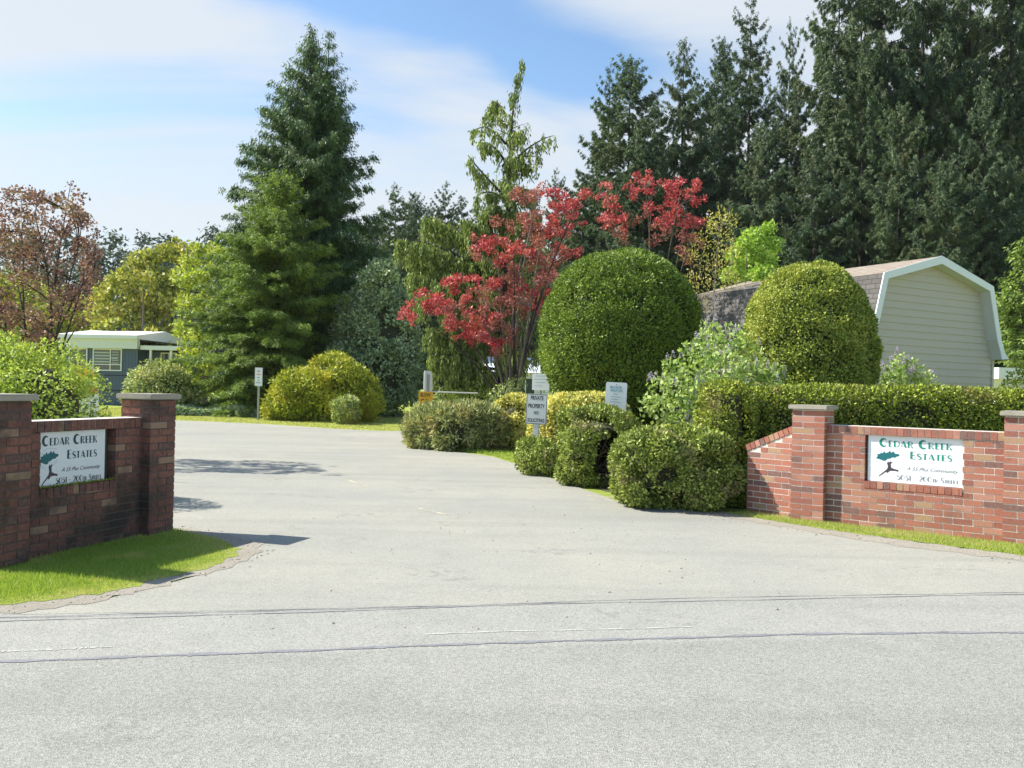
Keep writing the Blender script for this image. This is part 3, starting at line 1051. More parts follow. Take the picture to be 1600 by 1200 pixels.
def stones(n, poly, smin, smax, z, dens=None):
    pa = np.array([[p[0], p[1]] for p in poly])
    lo, hi = pa.min(0), pa.max(0)
    Pn = lo + (hi - lo) * rng.rand(n, 2)
    Pn = Pn[in_poly(Pn, pa)]
    for p in Pn:
        s = smin + (smax - smin) * rng.rand() ** 3
        sc = s * rng.uniform(0.6, 1.2, 3) * np.array([1, 1, 0.6])
        a = rng.rand() * 6.28
        Rm = np.array([[math.cos(a), -math.sin(a), 0], [math.sin(a), math.cos(a), 0], [0, 0, 1]])
        V = (icoV * (1 + rng.uniform(-0.15, 0.15, (len(icoV), 1)))) * sc @ Rm.T + np.array([p[0], p[1], z + sc[2] * 0.4])
        peb.add(V, icoF)


shoulder_poly = gp((-100, 972), (0, 964), (150, 944), (270, 914), (352, 894), (420, 868), (440, 850), (352, 832), (285, 822), (268, 832), (330, 850), (352, 866), (320, 886), (255, 900), (150, 926), (0, 946), (-100, 955))
stones(1900, shoulder_poly, 0.003, 0.012, 0.009)
stones(520, gp((280, 1000), (1500, 960), (1300, 860), (900, 790), (380, 800)), 0.004, 0.014, 0.006)
stones(900, gp((1040, 800), (1290, 840), (1600, 885), (1600, 868), (1290, 827), (1040, 790)), 0.005, 0.014, 0.011)
tag(peb.build('pebbles', M['stone']), 'small loose stones along the road edges', 'gravel', kind='stuff')


# ------------------------------------------------------------------ lettering
def arc(cx, cy, rx, ry, a0, a1, w0, w1=None, n=14, wm=None):
    out = []
    for i in range(n + 1):
        t = i / n
        a = R(a0 + (a1 - a0) * t)
        w = w0 + ((w1 if w1 is not None else w0) - w0) * t
        if wm is not None:
            w = w + (wm - w) * math.sin(math.pi * t)
        out.append((cx + rx * math.cos(a), cy + ry * math.sin(a), w))
    return out


TH, TN = 0.25, 0.055
GL = {  # thick-and-thin capitals: (advance, strokes)
    'C': (0.86, [arc(0.46, 0.5, 0.36, 0.47, 50, 310, TN, TN, 22, TH * 1.25)]),
    'E': (0.62, [[(0.14, 0, TH), (0.14, 1, TH)], [(0.14, 0.97, TN), (0.56, 0.97, TN)], [(0.14, 0.5, TN), (0.5, 0.5, TN)], [(0.14, 0.03, TN), (0.56, 0.03, TN)]]),
    'D': (0.84, [[(0.14, 0, TH), (0.14, 1, TH)], [(0.14, 0.97, TN)] + arc(0.32, 0.5, 0.42, 0.47, 90, -90, TN, TN, 14, 0.10) + [(0.14, 0.03, TN)]]),
    'A': (0.84, [[(0.04, 0, TN), (0.38, 1, TN)], [(0.38, 1, TH * 0.8), (0.70, 0, TH)], [(0.14, 0.28, TN), (0.6, 0.28, TN)]]),
    'R': (0.80, [[(0.14, 0, TH), (0.14, 1, TH)], [(0.14, 0.97, TN)] + arc(0.36, 0.74, 0.26, 0.23, 90, -90, TN, TN, 10, 0.12) + [(0.14, 0.51, TN)], [(0.36, 0.5, TN), (0.66, 0, TH * 0.8)]]),
    'K': (0.80, [[(0.14, 0, TH), (0.14, 1, TH)], [(0.22, 0.42, TN), (0.66, 1, TN)], [(0.36, 0.55, TN), (0.66, 0, TH * 0.85)]]),
    'S': (0.66, [arc(0.33, 0.74, 0.24, 0.23, 20, 180, TN, 0.14, 10) + [(0.14, 0.62, 0.2), (0.5, 0.38, 0.2)] + arc(0.33, 0.26, 0.24, 0.23, 0, -160, 0.14, TN, 10)]),
    'T': (0.66, [[(0.33, 0, TH), (0.33, 1, TH)], [(0.02, 0.97, TN), (0.64, 0.97, TN)]]),
    'H': (0.78, [[(0.14, 0, TH), (0.14, 1, TH)], [(0.66, 0, TN), (0.66, 1, TN)], [(0.14, 0.5, TN), (0.66, 0.5, TN)]]),
    '0': (0.86, [arc(0.42, 0.5, 0.34, 0.47, 90, 270, TN, TN, 16, TH), arc(0.42, 0.5, 0.34, 0.47, 90, -90, TN, TN, 16)]),
    '1': (0.42, [[(0.22, 0, TH * 0.85), (0.22, 1, TH * 0.85)], [(0.08, 0.86, TN), (0.2, 0.97, TN)]]),
    '2': (0.70, [arc(0.33, 0.7, 0.26, 0.27, 160, -20, TN, 0.2, 12) + [(0.06, 0.05, TN)], [(0.04, 0.04, TN * 1.4), (0.62, 0.04, TN * 1.4)]]),
    '5': (0.68, [[(0.58, 0.97, TN), (0.14, 0.97, TN)], [(0.14, 0.97, 0.1), (0.12, 0.56, 0.1)], [(0.12, 0.56, TN)] + arc(0.3, 0.32, 0.28, 0.29, 100, -150, TN, TN, 14, 0.22)]),
    '-': (0.5, [[(0.08, 0.42, TN * 1.6), (0.4, 0.42, TN * 1.6)]]),
    ' ': (0.42, []),
}


def stroke(geo, pts, y):
    n = len(pts)
    V, F = [], []
    for i, (x, z, w) in enumerate(pts):
        a, b = pts[max(0, i - 1)], pts[min(n - 1, i + 1)]
        dx, dz = b[0] - a[0], b[1] - a[1]
        k = math.hypot(dx, dz) or 1
        nx, nz_ = -dz / k, dx / k
        V += [[x + nx * w / 2, y, z + nz_ * w / 2], [x - nx * w / 2, y, z - nz_ * w / 2]]
    for i in range(n - 1):
        F.append([2 * i, 2 * i + 2, 2 * i + 3, 2 * i + 1])
    geo.add(V, F)


def deco_text(geo, s, x0, x1, zb, h, y, small=0.78, low=()):
    """s with upper-case big capitals and lower-case small capitals, fitted from x0 to x1 on baseline zb"""
    run, x = [], 0.0
    for ch in s:
        k = small if ch.islower() else 1.0
        adv, st = GL[ch.upper()]
        run.append((x, k, st))
        x += adv * k + 0.06
    sc = (x1 - x0) / x
    layer = 0
    for ox, k, st in run:
        for stk in st:
            pts = [(x0 + (ox + px * k) * sc, zb + pz * k * h, w * k * (sc + h) / 2) for px, pz, w in stk]
            stroke(geo, pts, y - 0.0004 * (layer % 5))
            layer += 1


def text_geo(geo, s, x0, x1, zb, h, y, shear=0.0, bold=0.0):
    cu = bpy.data.curves.new('tmp_text', 'FONT')
    cu.body = s
    cu.shear = shear
    cu.offset = bold
    ob = bpy.data.objects.new('tmp_text', cu)
    COL.objects.link(ob)
    dg = bpy.context.evaluated_depsgraph_get()
    me = bpy.data.meshes.new_from_object(ob.evaluated_get(dg))
    me.calc_loop_triangles()
    V = np.array([list(v.co) for v in me.vertices])
    F = np.array([list(t.vertices) for t in me.loop_triangles])
    bpy.data.objects.remove(ob)
    bpy.data.curves.remove(cu)
    bpy.data.meshes.remove(me)
    if len(V) == 0: return
    lo, hi = V.min(0), V.max(0)
    X = x0 + (V[:, 0] - lo[0]) / (hi[0] - lo[0]) * (x1 - x0)
    Z = zb + (V[:, 1] - lo[1]) / max(hi[1] - lo[1], 1e-6) * h
    geo.add(np.stack([X, np.full(len(X), y), Z], 1), F)


# ------------------------------------------------------------------ brick sign walls
BH, BL, MJ = 0.0767, 0.212, 0.012


def brick_run(g, x0, x1, z0, z1, y0, y1, rng, hole=None, topline=None, stag=0):
    nrow = int(round((z1 - z0) / BH))
    for r in range(nrow):
        za = z0 + r * (z1 - z0) / nrow
        zb = za + (z1 - z0) / nrow - MJ
        xs = x0 - (BL / 2 if (r + stag) % 2 else 0)
        while xs < x1:
            a, b = max(xs, x0), min(xs + BL - MJ, x1)
            xs += BL
            if topline is not None:
                # slanting top: keep only what lies under the line
                while b > a and (topline(b) < zb and topline(a) < zb):
                    b = a
                if topline(a) < zb: a = a + (b - a) * 0.5
                if topline(b) < zb: b = a + (b - a) * 0.5
            segs = [(a, b)]
            if hole and za + 0.01 < hole[3] and zb - 0.01 > hole[2]:
                segs = []
                if a < hole[0]: segs.append((a, min(b, hole[0])))
                if b > hole[1]: segs.append((max(a, hole[1]), b))
            for (p, q) in segs:
                if q - p > 0.012:
                    j = rng.uniform(-0.0018, 0.0018)
                    g.box(p, q, y0 + j, y1 + j, za, zb)


def pillar(g, gm, x0, x1, y0, y1, z1, rng):
    nrow = int(round(z1 / BH))
    h = z1 / nrow
    for r in range(nrow):
        fx = 0.5 + (0.17 if r % 2 else -0.17)
        fy = 0.5 - (0.17 if r % 2 else -0.17)
        xm, ym = x0 + (x1 - x0) * fx, y0 + (y1 - y0) * fy
        for (a, b) in ((x0, xm - MJ / 2), (xm + MJ / 2, x1)):
            for (c, d) in ((y0, ym - MJ / 2), (ym + MJ / 2, y1)):
                j = rng.uniform(-0.0015, 0.0015, 2)
                g.box(a + (j[0] if a == x0 else 0), b + (j[0] if b == x1 else 0), c + (j[1] if c == y0 else 0), d, r * h, (r + 1) * h - MJ)
    gm.box(x0 + 0.005, x1 - 0.005, y0 + 0.005, y1 - 0.005, 0, z1)


def emblem(thing_, x0, x1, z0, z1, y, s=1):
    """wind-blown tree emblem: teal crown, dark trunk, thin sketch lines"""
    def X(u): return x0 + (x1 - x0) * u
    def Z(v): return z0 + (z1 - z0) * v
    rng = np.random.RandomState(3)
    gc = Geo()
    top = [(0.08, 0.70), (0.13, 0.77), (0.10, 0.83), (0.22, 0.85), (0.26, 0.91), (0.33, 0.88), (0.38, 0.96), (0.44, 0.89), (0.55, 0.93), (0.60, 0.99), (0.66, 0.91), (0.74, 0.97), (0.80, 0.89), (0.95, 0.88), (0.98, 0.82),
           (0.88, 0.79), (0.80, 0.74), (0.70, 0.75), (0.62, 0.70), (0.50, 0.68), (0.46, 0.62), (0.38, 0.60), (0.30, 0.62), (0.24, 0.64), (0.16, 0.66), (0.05, 0.68)]
    gc.poly([(X(u), y, Z(v)) for u, v in top])
    o = [gc.build('emblem_crown', M['emblem_teal'], thing_)]
    gt = Geo()
    gt.poly([(X(u), y - 0.0006, Z(v)) for u, v in [(0.16, 0.0), (0.30, 0.09), (0.45, 0.20), (0.52, 0.17), (0.62, 0.25), (0.80, 0.26), (0.93, 0.24), (0.95, 0.30), (0.78, 0.33), (0.66, 0.37), (0.64, 0.50), (0.70, 0.58), (0.62, 0.60), (0.58, 0.54), (0.54, 0.60), (0.50, 0.52), (0.54, 0.40), (0.50, 0.30), (0.36, 0.19), (0.20, 0.06)]])
    o.append(gt.build('emblem_trunk', M['emblem_trunk'], thing_))
    gl = Geo()
    for (u0, v0, u1, v1, b) in ((0.2, 0.99, 0.9, 1.02, 0.05), (-0.1, 0.92, 0.3, 0.86, 0.03), (0.05, 0.56, 0.4, 0.52, -0.04), (0.5, 0.66, 0.95, 0.72, -0.05), (0.6, 0.60, 0.9, 0.66, -0.05), (0.0, 0.62, 0.3, 0.55, -0.02), (0.3, 0.47, 0.5, 0.45, -0.03)):
        if s < 1 and u0 < 0: u0 = 0.0
        stroke(gl, [(X(u0 + (u1 - u0) * t), Z(v0 + (v1 - v0) * t + b * math.sin(math.pi * t)), 0.0028) for t in np.linspace(0, 1, 8)], y - 0.0010)
    o.append(gl.build('emblem_line', M['emblem_lines'], thing_))


def sign_wall(name, label, loc, rz, length, pw, hole, panel, z_panel, mb, mm, seed, wing=None, left=False):
    rng = np.random.RandomState(seed)
    t = thing(name, label, 'brick wall', loc, rz)
    T, ZT, ZC = 0.22, 1.15, 1.25
    g, gm = Geo(), Geo()
    FR = 0.105
    brick_run(g, 0, length, 0, ZT, 0, FR, rng, hole)
    brick_run(g, 0, length, 0, ZT, FR + 0.012, T, rng, stag=1)
    gm.box(0, length, FR + 0.004, T - 0.005, 0, ZT - 0.002)
    gm.box(0, hole[0] - 0.004, 0.005, FR + 0.004, 0, ZT - 0.002)
    gm.box(hole[1] + 0.004, length, 0.005, FR + 0.004, 0, ZT - 0.002)
    gm.box(hole[0] - 0.004, hole[1] + 0.004, 0.005, FR + 0.004, 0, hole[2] - 0.004)
    if hole[3] < ZT - 0.01:
        gm.box(hole[0] - 0.004, hole[1] + 0.004, 0.005, FR + 0.004, hole[3] + 0.004, ZT - 0.002)
    # row of upright bricks forming the sill under the panel
    x = hole[0]
    gs = Geo()
    while x < hole[1] - 0.02:
        b = min(x + 0.068, hole[1])
        gs.box(x, b, -0.006 + rng.uniform(-.002, .002), FR - 0.003, hole[2] - 0.085, hole[2] - 0.002)
        x += 0.077
    g.build('wall_body', mb, t)
    gm.build('mortar_bed', mm, t)
    gs.build('sill', mb, t)
    gcop, x = Geo(), 0.0
    while x < length - 0.01:
        b = min(x + 0.068, length)
        gcop.box(x, b, -0.008 + rng.uniform(-.003, .003), T + 0.008, ZT + 0.002, ZC)
        x += 0.0775
    cop = gcop.build('coping', mb, t)
    Geo().box(0.0, length, 0.0, T, ZT + 0.004, ZC + 0.004).build('coping_mortar', M['mortar'], cop)
    for (px0, px1) in ((-pw, -0.001), (length + 0.001, length + pw)):
        gp_, gq = Geo(), Geo()
        pillar(gp_, gq, px0, px1, -0.105, 0.275, 1.44, rng)
        po = gp_.build('pillar', mb, t)
        gq.build('pillar_mortar', mm, po)
        bm = bmesh.new()
        bmesh.ops.create_cube(bm, size=1)
        for v in bm.verts:
            v.co = Vector(((px0 + px1) / 2 + v.co.x * (px1 - px0 + 0.085), 0.085 + v.co.y * 0.465, 1.472 + v.co.z * 0.058))
        bmesh.ops.bevel(bm, geom=list(bm.edges), offset=0.009, segments=2, affect='EDGES')
        me = bpy.data.meshes.new('pillar_cap')
        bm.to_mesh(me); bm.free()
        me.materials.append(M['cap'])
        o = bpy.data.objects.new('pillar_cap', me)
        COL.objects.link(o); o.parent = t
    if wing:
        # wing: local frame starting at the pillar, running away to the left and slightly back
        (wx, wy), zt0, zt1 = wing
        x0w, y0w = -pw + 0.02, 0.0
        dx, dy = wx - x0w, wy - y0w
        WL = math.hypot(dx, dy)
        Mw = Matrix.Translation((x0w, y0w, 0)) @ Matrix.Rotation(math.atan2(-dy, -dx), 4, 'Z')
        gw, gwm = Geo(), Geo()
        # wing x runs from -WL (free end) to 0 (pillar)
        def top(x): return zt0 + (zt1 - zt0) * (-x / WL) - 0.085
        tmp = Geo()
        brick_run(tmp, -WL, 0, 0, 1.15, 0, T, rng, topline=top)
        V = np.concatenate(tmp.v)
        V = np.array([list(Mw @ Vector(v)) for v in V])
        F = np.concatenate(tmp.f4)
        gw.add(V, F)
        gw.build('wing', mb, t)
        pts = [(-WL + 0.005, 0.005, 0), (0, 0.005, 0), (0, 0.005, top(0) - 0.002), (-WL + 0.005, 0.005, top(-WL) - 0.002)]
        gwm.prism([Mw @ Vector(p) for p in pts], (Mw.to_3x3() @ Vector((0, T - 0.01, 0))))
        gwm.build('wing_mortar', mm, t)
        gc = Geo()
        ang = math.atan2(zt0 - zt1, WL)
        SL = math.hypot(WL, zt0 - zt1)
        Ms = Mw @ Matrix.Translation((-WL, 0, top(-WL))) @ Matrix.Rotation(-ang, 4, 'Y')
        x = 0.0
        while x < SL - 0.02:
            gc.box(x, min(x + 0.068, SL), -0.008, T + 0.008, 0.0, 0.085, Ms)
            x += 0.0775
        gc.build('wing_coping', mb, t)
    # painted panel
    pz0, pz1 = z_panel
    p = Geo().box(panel[0], panel[1], 0.035, 0.055, pz0, pz1).build('sign_panel', M['panel_mossy'] if left else M['panel'], t)
    w, h = panel[1] - panel[0], pz1 - pz0
    y = 0.033
    def X(u): return panel[0] + u * w
    def Z(v): return pz1 - v * h
    ga, gb, gc2 = Geo(), Geo(), Geo()
    if left:
        deco_text(ga, 'Cedar Creek', X(.05), X(.88), Z(.245), h * .175, y)
        deco_text(ga, 'Estates', X(.41), X(.88), Z(.515), h * .165, y)
        text_geo(gb, 'A 55 Plus Community', X(.33), X(.93), Z(.77), h * .095, y, 0.45)
        deco_text(gc2, '5051 - 200th Street', X(.25), X(.95), Z(.955), h * .105, y, 0.7)
        emblem(p, X(0.0), X(.29), Z(.97), Z(.33), y, 0.9)
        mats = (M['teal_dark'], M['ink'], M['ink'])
    else:
        deco_text(ga, 'Cedar Creek', X(.125), X(.90), Z(.235), h * .17, y)
        deco_text(ga, 'Estates', X(.455), X(.90), Z(.47), h * .16, y)
        text_geo(gb, 'A 55 Plus Community', X(.42), X(.955), Z(.735), h * .095, y, 0.45)
        deco_text(gc2, '5051 - 200th Street', X(.32), X(.96), Z(.93), h * .105, y, 0.7)
        emblem(p, X(.07), X(.35), Z(.90), Z(.31), y)
        mats = (M['teal'], M['ink_grey'], M['ink_grey'])
    ga.build('lettering', mats[0], p)
    gb.build('slogan_lettering', mats[1], p)
    gc2.build('address_lettering', mats[2], p)
    if left:
        # moss and grass tips growing along the bottom edge of the panel
        rg = np.random.RandomState(9)
        n = 900
        C = np.stack([rg.uniform(panel[0], hole[1], n), rg.uniform(0.0, 0.03, n), np.full(n, pz0 - 0.002)], 1)
        gmoss = Geo()
        blades(gmoss, C, rg.normal(size=(n, 3)) * 0.5 + np.array([0, 0, 1]), 0.028 * rg.rand(n) ** 2 + 0.008, 0.008, rg)
        gmoss.build('moss', M['hedge'], t)
    return t


sign_wall('sign_wall', 'weathered brick entrance wall, darkened for shade, with its sign beside the left lawn', (-4.33, 7.66, 0), math.atan2(.954, .30), 1.5, 0.39,
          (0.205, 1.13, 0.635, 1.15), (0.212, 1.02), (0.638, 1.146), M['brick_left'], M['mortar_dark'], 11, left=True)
sign_wall('sign_wall', 'sunlit red brick entrance wall with its sign below the long hedge', (4.06, 11.1, 0), R(-38), 2.01, 0.42,
          (0.47, 1.574, 0.575, 1.15), (0.502, 1.572), (0.578, 1.148), M['brick_right'], M['mortar'], 12, wing=((-1.12, .137), 1.235, 0.93))


# ------------------------------------------------------------------ buildings
def arr(*v): return np.array(v, float)


def local_frame(origin, ang):
    return Matrix.Translation(origin) @ Matrix.Rotation(ang, 4, 'Z')


# tan gambrel-roofed house above the hedge
def gambrel_house():
    # local x along the gable wall (left to right), local y into the building, origin under the ridge at the front wall
    o = thing('gambrel_house', 'tan sided house with white trimmed barn roof behind the long hedge', 'house', (12.05, 25.0, 0), math.atan2(0.5, 0.87))
    D = 7.0
    prof_r = [(3.38, 2.82), (3.16, 3.0), (2.98, 3.35), (2.52, 4.97), (0.0, 5.66)]
    prof = prof_r + [(-x, z) for x, z in prof_r[-2::-1]]

    def half(z):
        pts = [(3.05, 0), (3.05, 3.1), (2.50, 4.90), (0.0, 5.58)]
        for (xa, za), (xb, zb) in zip(pts, pts[1:]):
            if za <= z <= zb:
                return xa + (xb - xa) * (z - za) / (zb - za)
        return 0.0
    g = Geo()
    z, h = 0.0, 0.205
    while z < 5.5:
        z1 = min(z + h, 5.57)
        a, b = half(z), half(z1)
        V = [[-a, -0.030, z], [a, -0.030, z], [b, -0.006, z1], [-b, -0.006, z1], [-a, 0.0, z], [a, 0.0, z]]
        g.add(V, [[0, 1, 2, 3], [4, 5, 1, 0]])
        z += h
    # flat wall behind the boards, sides and back
    wallp = [(-3.05, 0), (3.05, 0), (3.05, 3.1), (2.5, 4.9), (0, 5.58), (-2.5, 4.9), (-3.05, 3.1)]
    g.prism([(x, 0.0, z) for x, z in wallp], (0, D, 0))
    g.build('wall', M['siding'], o)
    # roof slopes with thickness and uv in metres
    def slope(name, pa, pb, mat, ya=-0.32, yb=D + 0.3):
        (x0, z0), (x1, z1) = pa, pb
        L = math.hypot(x1 - x0, z1 - z0)
        me = bpy.data.meshes.new(name)
        n = Vector((-(z1 - z0), 0, x1 - x0)).normalized()
        if n.z < 0: n = -n
        vs = [Vector((x0, ya, z0)), Vector((x1, ya, z1)), Vector((x1, yb, z1)), Vector((x0, yb, z0))]
        lo = [v - n * 0.05 for v in vs]
        me.from_pydata([list(v) for v in vs + lo], [], [(0, 1, 2, 3), (7, 6, 5, 4), (0, 4, 5, 1), (1, 5, 6, 2), (2, 6, 7, 3), (3, 7, 4, 0)])
        uv = me.uv_layers.new(name='UVMap')
        cc = [(ya, 0), (ya, L), (yb, L), (yb, 0)] * 2
        for p in me.polygons:
            for li in p.loop_indices:
                uv.data[li].uv = cc[me.loops[li].vertex_index]
        me.materials.append(mat)
        ob = bpy.data.objects.new(name, me)
        COL.objects.link(ob)
        ob.parent = o
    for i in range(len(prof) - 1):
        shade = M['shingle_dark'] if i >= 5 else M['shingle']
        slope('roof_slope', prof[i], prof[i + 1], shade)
    # white rake boards and soffit under the front overhang
    gt, gsf = Geo(), Geo()
    inner = [(3.02, 2.80), (2.93, 3.05), (2.76, 3.4), (2.34, 4.83), (0.0, 5.44)]
    inner = inner + [(-x, z) for x, z in inner[-2::-1]]
    for i in range(len(prof) - 1):
        a, b = prof[i], prof[i + 1]
        c, d = inner[i], inner[i + 1]
        k = 0.012
        gt.prism([(a[0], -0.36, a[1] + k), (b[0], -0.36, b[1] + k), (d[0], -0.36, d[1]), (c[0], -0.36, c[1])], (0, 0.035, 0))
        V = [[c[0], -0.32, c[1]], [d[0], -0.32, d[1]], [d[0], -0.002, d[1]], [c[0], -0.002, c[1]]]
        gsf.add(V, [[0, 1, 2, 3]])
    gt.build('rake_board', M['trim'], o)
    gsf.build('soffit', M['trim_shade'], o)
    for s in (-1, 1):
        Geo().box(min(s * 3.02, s * 3.12), max(s * 3.02, s * 3.12), -0.05, 0.06, 0, 2.95).build('corner_board', M['siding'], o)
    return o


gambrel_house()


def window(parent, x0, x1, z0, z1, y, mull=(), rail=None, slats=False, lining='glass'):
    fr = Geo()
    w = 0.07
    fr.box(x0, x1, y - 0.06, y, z0, z0 + w)
    fr.box(x0, x1, y - 0.06, y, z1 - w, z1)
    fr.box(x0, x0 + w, y - 0.06, y, z0 + w, z1 - w)
    fr.box(x1 - w, x1, y - 0.06, y, z0 + w, z1 - w)
    for mx in mull:
        fr.box(mx - 0.03, mx + 0.03, y - 0.055, y, z0 + w, z1 - w)
    if rail: fr.box(x0 + w, x1 - w, y - 0.05, y - 0.004, rail - 0.025, rail + 0.025)
    f = fr.build('window', M['white_paint'], parent)
    Geo().box(x0 + w, x1 - w, y - 0.02, y - 0.002, z0 + w, z1 - w).build('pane', M[lining], f)
    if slats:
        g = Geo()
        z = (rail or z0) + 0.12
        while z < z1 - 0.12:
            g.box(x0 + w + 0.02, slats, y - 0.035, y - 0.022, z, z + 0.10)
            z += 0.19
        g.build('blind', M['blind'], f)
    return f


def mobile_home():
    d = 54.0
    b = B(214, d)
    o = thing('mobile_home', 'slate blue mobile home with white roof edge behind the bright shrub', 'mobile home', b, R(-3))
    # local: x right, y away; origin at the front right corner of the main body
    g = Geo()
    g.box(-4.7, 0, 0, 7, 0, 3.7)
    for i in range(23):
        x = -4.6 + i * 0.2
        g.box(x, x + 0.03, -0.018, -0.0005, 0.03, 3.68)
    g.build('wall', M['navy'], o)
    s = Geo()
    s.box(-4.7, 0, -0.03, -0.019, 0.90, 0.96)
    s.box(-4.7, 0, -0.03, -0.019, 1.85, 1.90)
    s.build('skirt_rail', M['ink'], o)
    f = Geo()
    f.box(-4.9, 0.12, -0.35, 0.0 - 0.001, 3.55, 4.15)
    f.build('fascia', M['cream'], o)
    r = Geo()
    V = [(-9.2, -0.5, 4.15), (0.2, -0.5, 4.15), (0.2, 3.4, 4.95), (-9.2, 3.4, 4.95), (-9.2, 7.4, 4.15), (0.2, 7.4, 4.15)]
    r.box(-5.0, 0.2, -0.52, 7.4, 4.152, 4.38)
    r.prism([(0.2, -0.5, 4.382), (0.2, 7.4, 4.382), (0.2, 3.4, 4.86)], (-5.2, 0, 0))
    r.build('roof', M['white_paint'], o)
    window(o, -2.85, -0.98, 2.15, 3.54, -0.02, mull=(-1.72,), rail=2.55, slats=-1.8)
    window(o, -4.4, -3.2, 2.15, 3.54, -0.02, mull=(-3.8,))
    g = Geo().box(-1.66, -1.25, -0.06, -0.045, 2.9, 3.0)
    for k in range(5):
        g.box(-1.62, -1.2, -0.062, -0.05, 2.62 + k * 0.17, 2.68 + k * 0.17)
    g.build('blind', M['blind'], o)
    a = Geo()
    a.box(0.002, 2.1, 1.2, 4.5, 0, 3.45)
    a.build('porch_wall', M['navy'], o)
    a = Geo()
    a.box(0.202, 3.0, -0.1, 4.6, 3.52, 3.78)
    a.build('porch_roof', M['white_paint'], o)
    for x in (0.75, 2.05):
        Geo().box(x, x + 0.12, 0.0, 0.12, 0, 3.52).build('porch_post', M['white_paint'], o)
    window(o, 0.95, 2.0, 1.9, 3.4, 1.17, mull=(1.5,))
    return o


mobile_home()


def white_house():
    d = 41.0
    b = B(765, d)
    o = thing('white_house', 'white mobile home glimpsed between weeping cypress and round topiary', 'mobile home', b, R(4))
    Geo().box(0, 5.0, 0, 6, 0, 2.35).build('wall', M['white_paint'], o)
    Geo().prism([(-0.3, -0.3, 2.352), (-0.3, 6.3, 2.352), (-0.3, 3, 3.2)], (5.6, 0, 0)).build('roof', M['trim'], o)
    window(o, 1.2, 2.2, 1.25, 2.15, -0.002, mull=(1.7,))
    window(o, 3.2, 4.1, 1.25, 2.15, -0.002)
    g = Geo()
    for k in range(10):
        g.box(0, 5.0, -0.014, -0.0005, 0.16 + k * 0.21, 0.18 + k * 0.21)
    g.build('siding_joint', M['trim_shade'], o)
    return o


white_house()


def carport_home():
    d = 38.0
    b = B(1556, d)
    o = thing('pale_mobile_home', 'pale flat roofed mobile home right of the tan house, edge of frame', 'mobile home', b, R(8))
    Geo().box(0, 8, 0, 6, 0, 2.2).build('wall', M['white_paint'], o)
    Geo().box(-0.4, 8.4, -0.7, 6.4, 2.46, 2.95).build('roof', M['cream'], o)
    Geo().box(-0.05, 8.05, -0.25, 6.05, 2.202, 2.458).build('fascia', M['white_paint'], o)
    window(o, 0.45, 1.9, 0.8, 2.1, -0.002, mull=(0.7,))
    return o


carport_home()


# ------------------------------------------------------------------ sign posts
def rounded(x0, x1, z0, z1, y, r=0.03, n=4):
    pts = []
    for cx, cz, a0 in ((x1 - r, z1 - r, 0), (x0 + r, z1 - r, 90), (x0 + r, z0 + r, 180), (x1 - r, z0 + r, 270)):
        for i in range(n + 1):
            a = R(a0 + 90 * i / n)
            pts.append((cx + r * math.cos(a), y, cz + r * math.sin(a)))
    return pts


def plate(parent, w, z0, z1, mat, y=-0.03, r=0.03, border=None):
    p = Geo().prism(rounded(-w / 2, w / 2, z0, z1, y, r), (0, 0.004, 0)).build('sign_plate', mat, parent)
    if border is not None:
        g = Geo()
        pts = rounded(-w / 2 + 0.012, w / 2 - 0.012, z0 + 0.012, z1 - 0.012, y, max(r - 0.01, 0.005))
        k = len(pts)
        for i in range(k):
            a, b = pts[i], pts[(i + 1) % k]
            stroke(g, [(a[0], a[2], 0.011), (b[0], b[2], 0.011)], y - 0.0015)
        g.build('border', border, p)
    return p


def private_sign():
    d = 17.3
    q = P(838, 665, d)
    o = thing('no_soliciting_sign', 'grey private property sign on white post before the yellow bush', 'sign', (q.x - 0.03, d, 0), R(10))
    o.rotation_euler = (0, R(1.5), R(-14))
    Geo().box(-0.055, 0.055, -0.02, 0.04, 0, 0.95).build('post', M['post_white'], o)
    p = plate(o, 0.43, 0.92, 1.53, M['sign_grey'], -0.026, 0.03, M['ink'])
    for w_, a_, b_, z_, h_ in (('PRIVATE', -0.125, 0.135, 1.405, 0.085), ('PROPERTY', -0.17, 0.165, 1.245, 0.085), ('NO', -0.05, 0.05, 1.12, 0.065), ('SOLICITING', -0.175, 0.17, 0.965, 0.075)):
        g = Geo()
        text_geo(g, w_, a_, b_, z_, h_, -0.028, bold=0.03)
        g.build('lettering', M['ink'], p)


private_sign()


def small_white_sign():
    d = 19.6
    q = P(845, 600, d)
    o = thing('notice_sign', 'small white notice board on thin post above private property sign', 'sign', (q.x, d, 0), R(-14))
    Geo().box(-0.02, 0.02, 0, 0.03, 0, 1.7).build('post', M['galv'], o)
    p = plate(o, 0.40, 1.60, 1.97, M['sign_white'], -0.01, 0.015)
    g = Geo()
    for k, (a, b) in enumerate(((-0.12, 0.10), (-0.15, 0.15), (-0.12, 0.12), (-0.14, 0.05))):
        stroke(g, [(a, 1.92 - k * 0.075, 0.018), (b, 1.92 - k * 0.075, 0.018)], -0.0125)
    g.build('faded_print', M['ink_pale'], p)


small_white_sign()


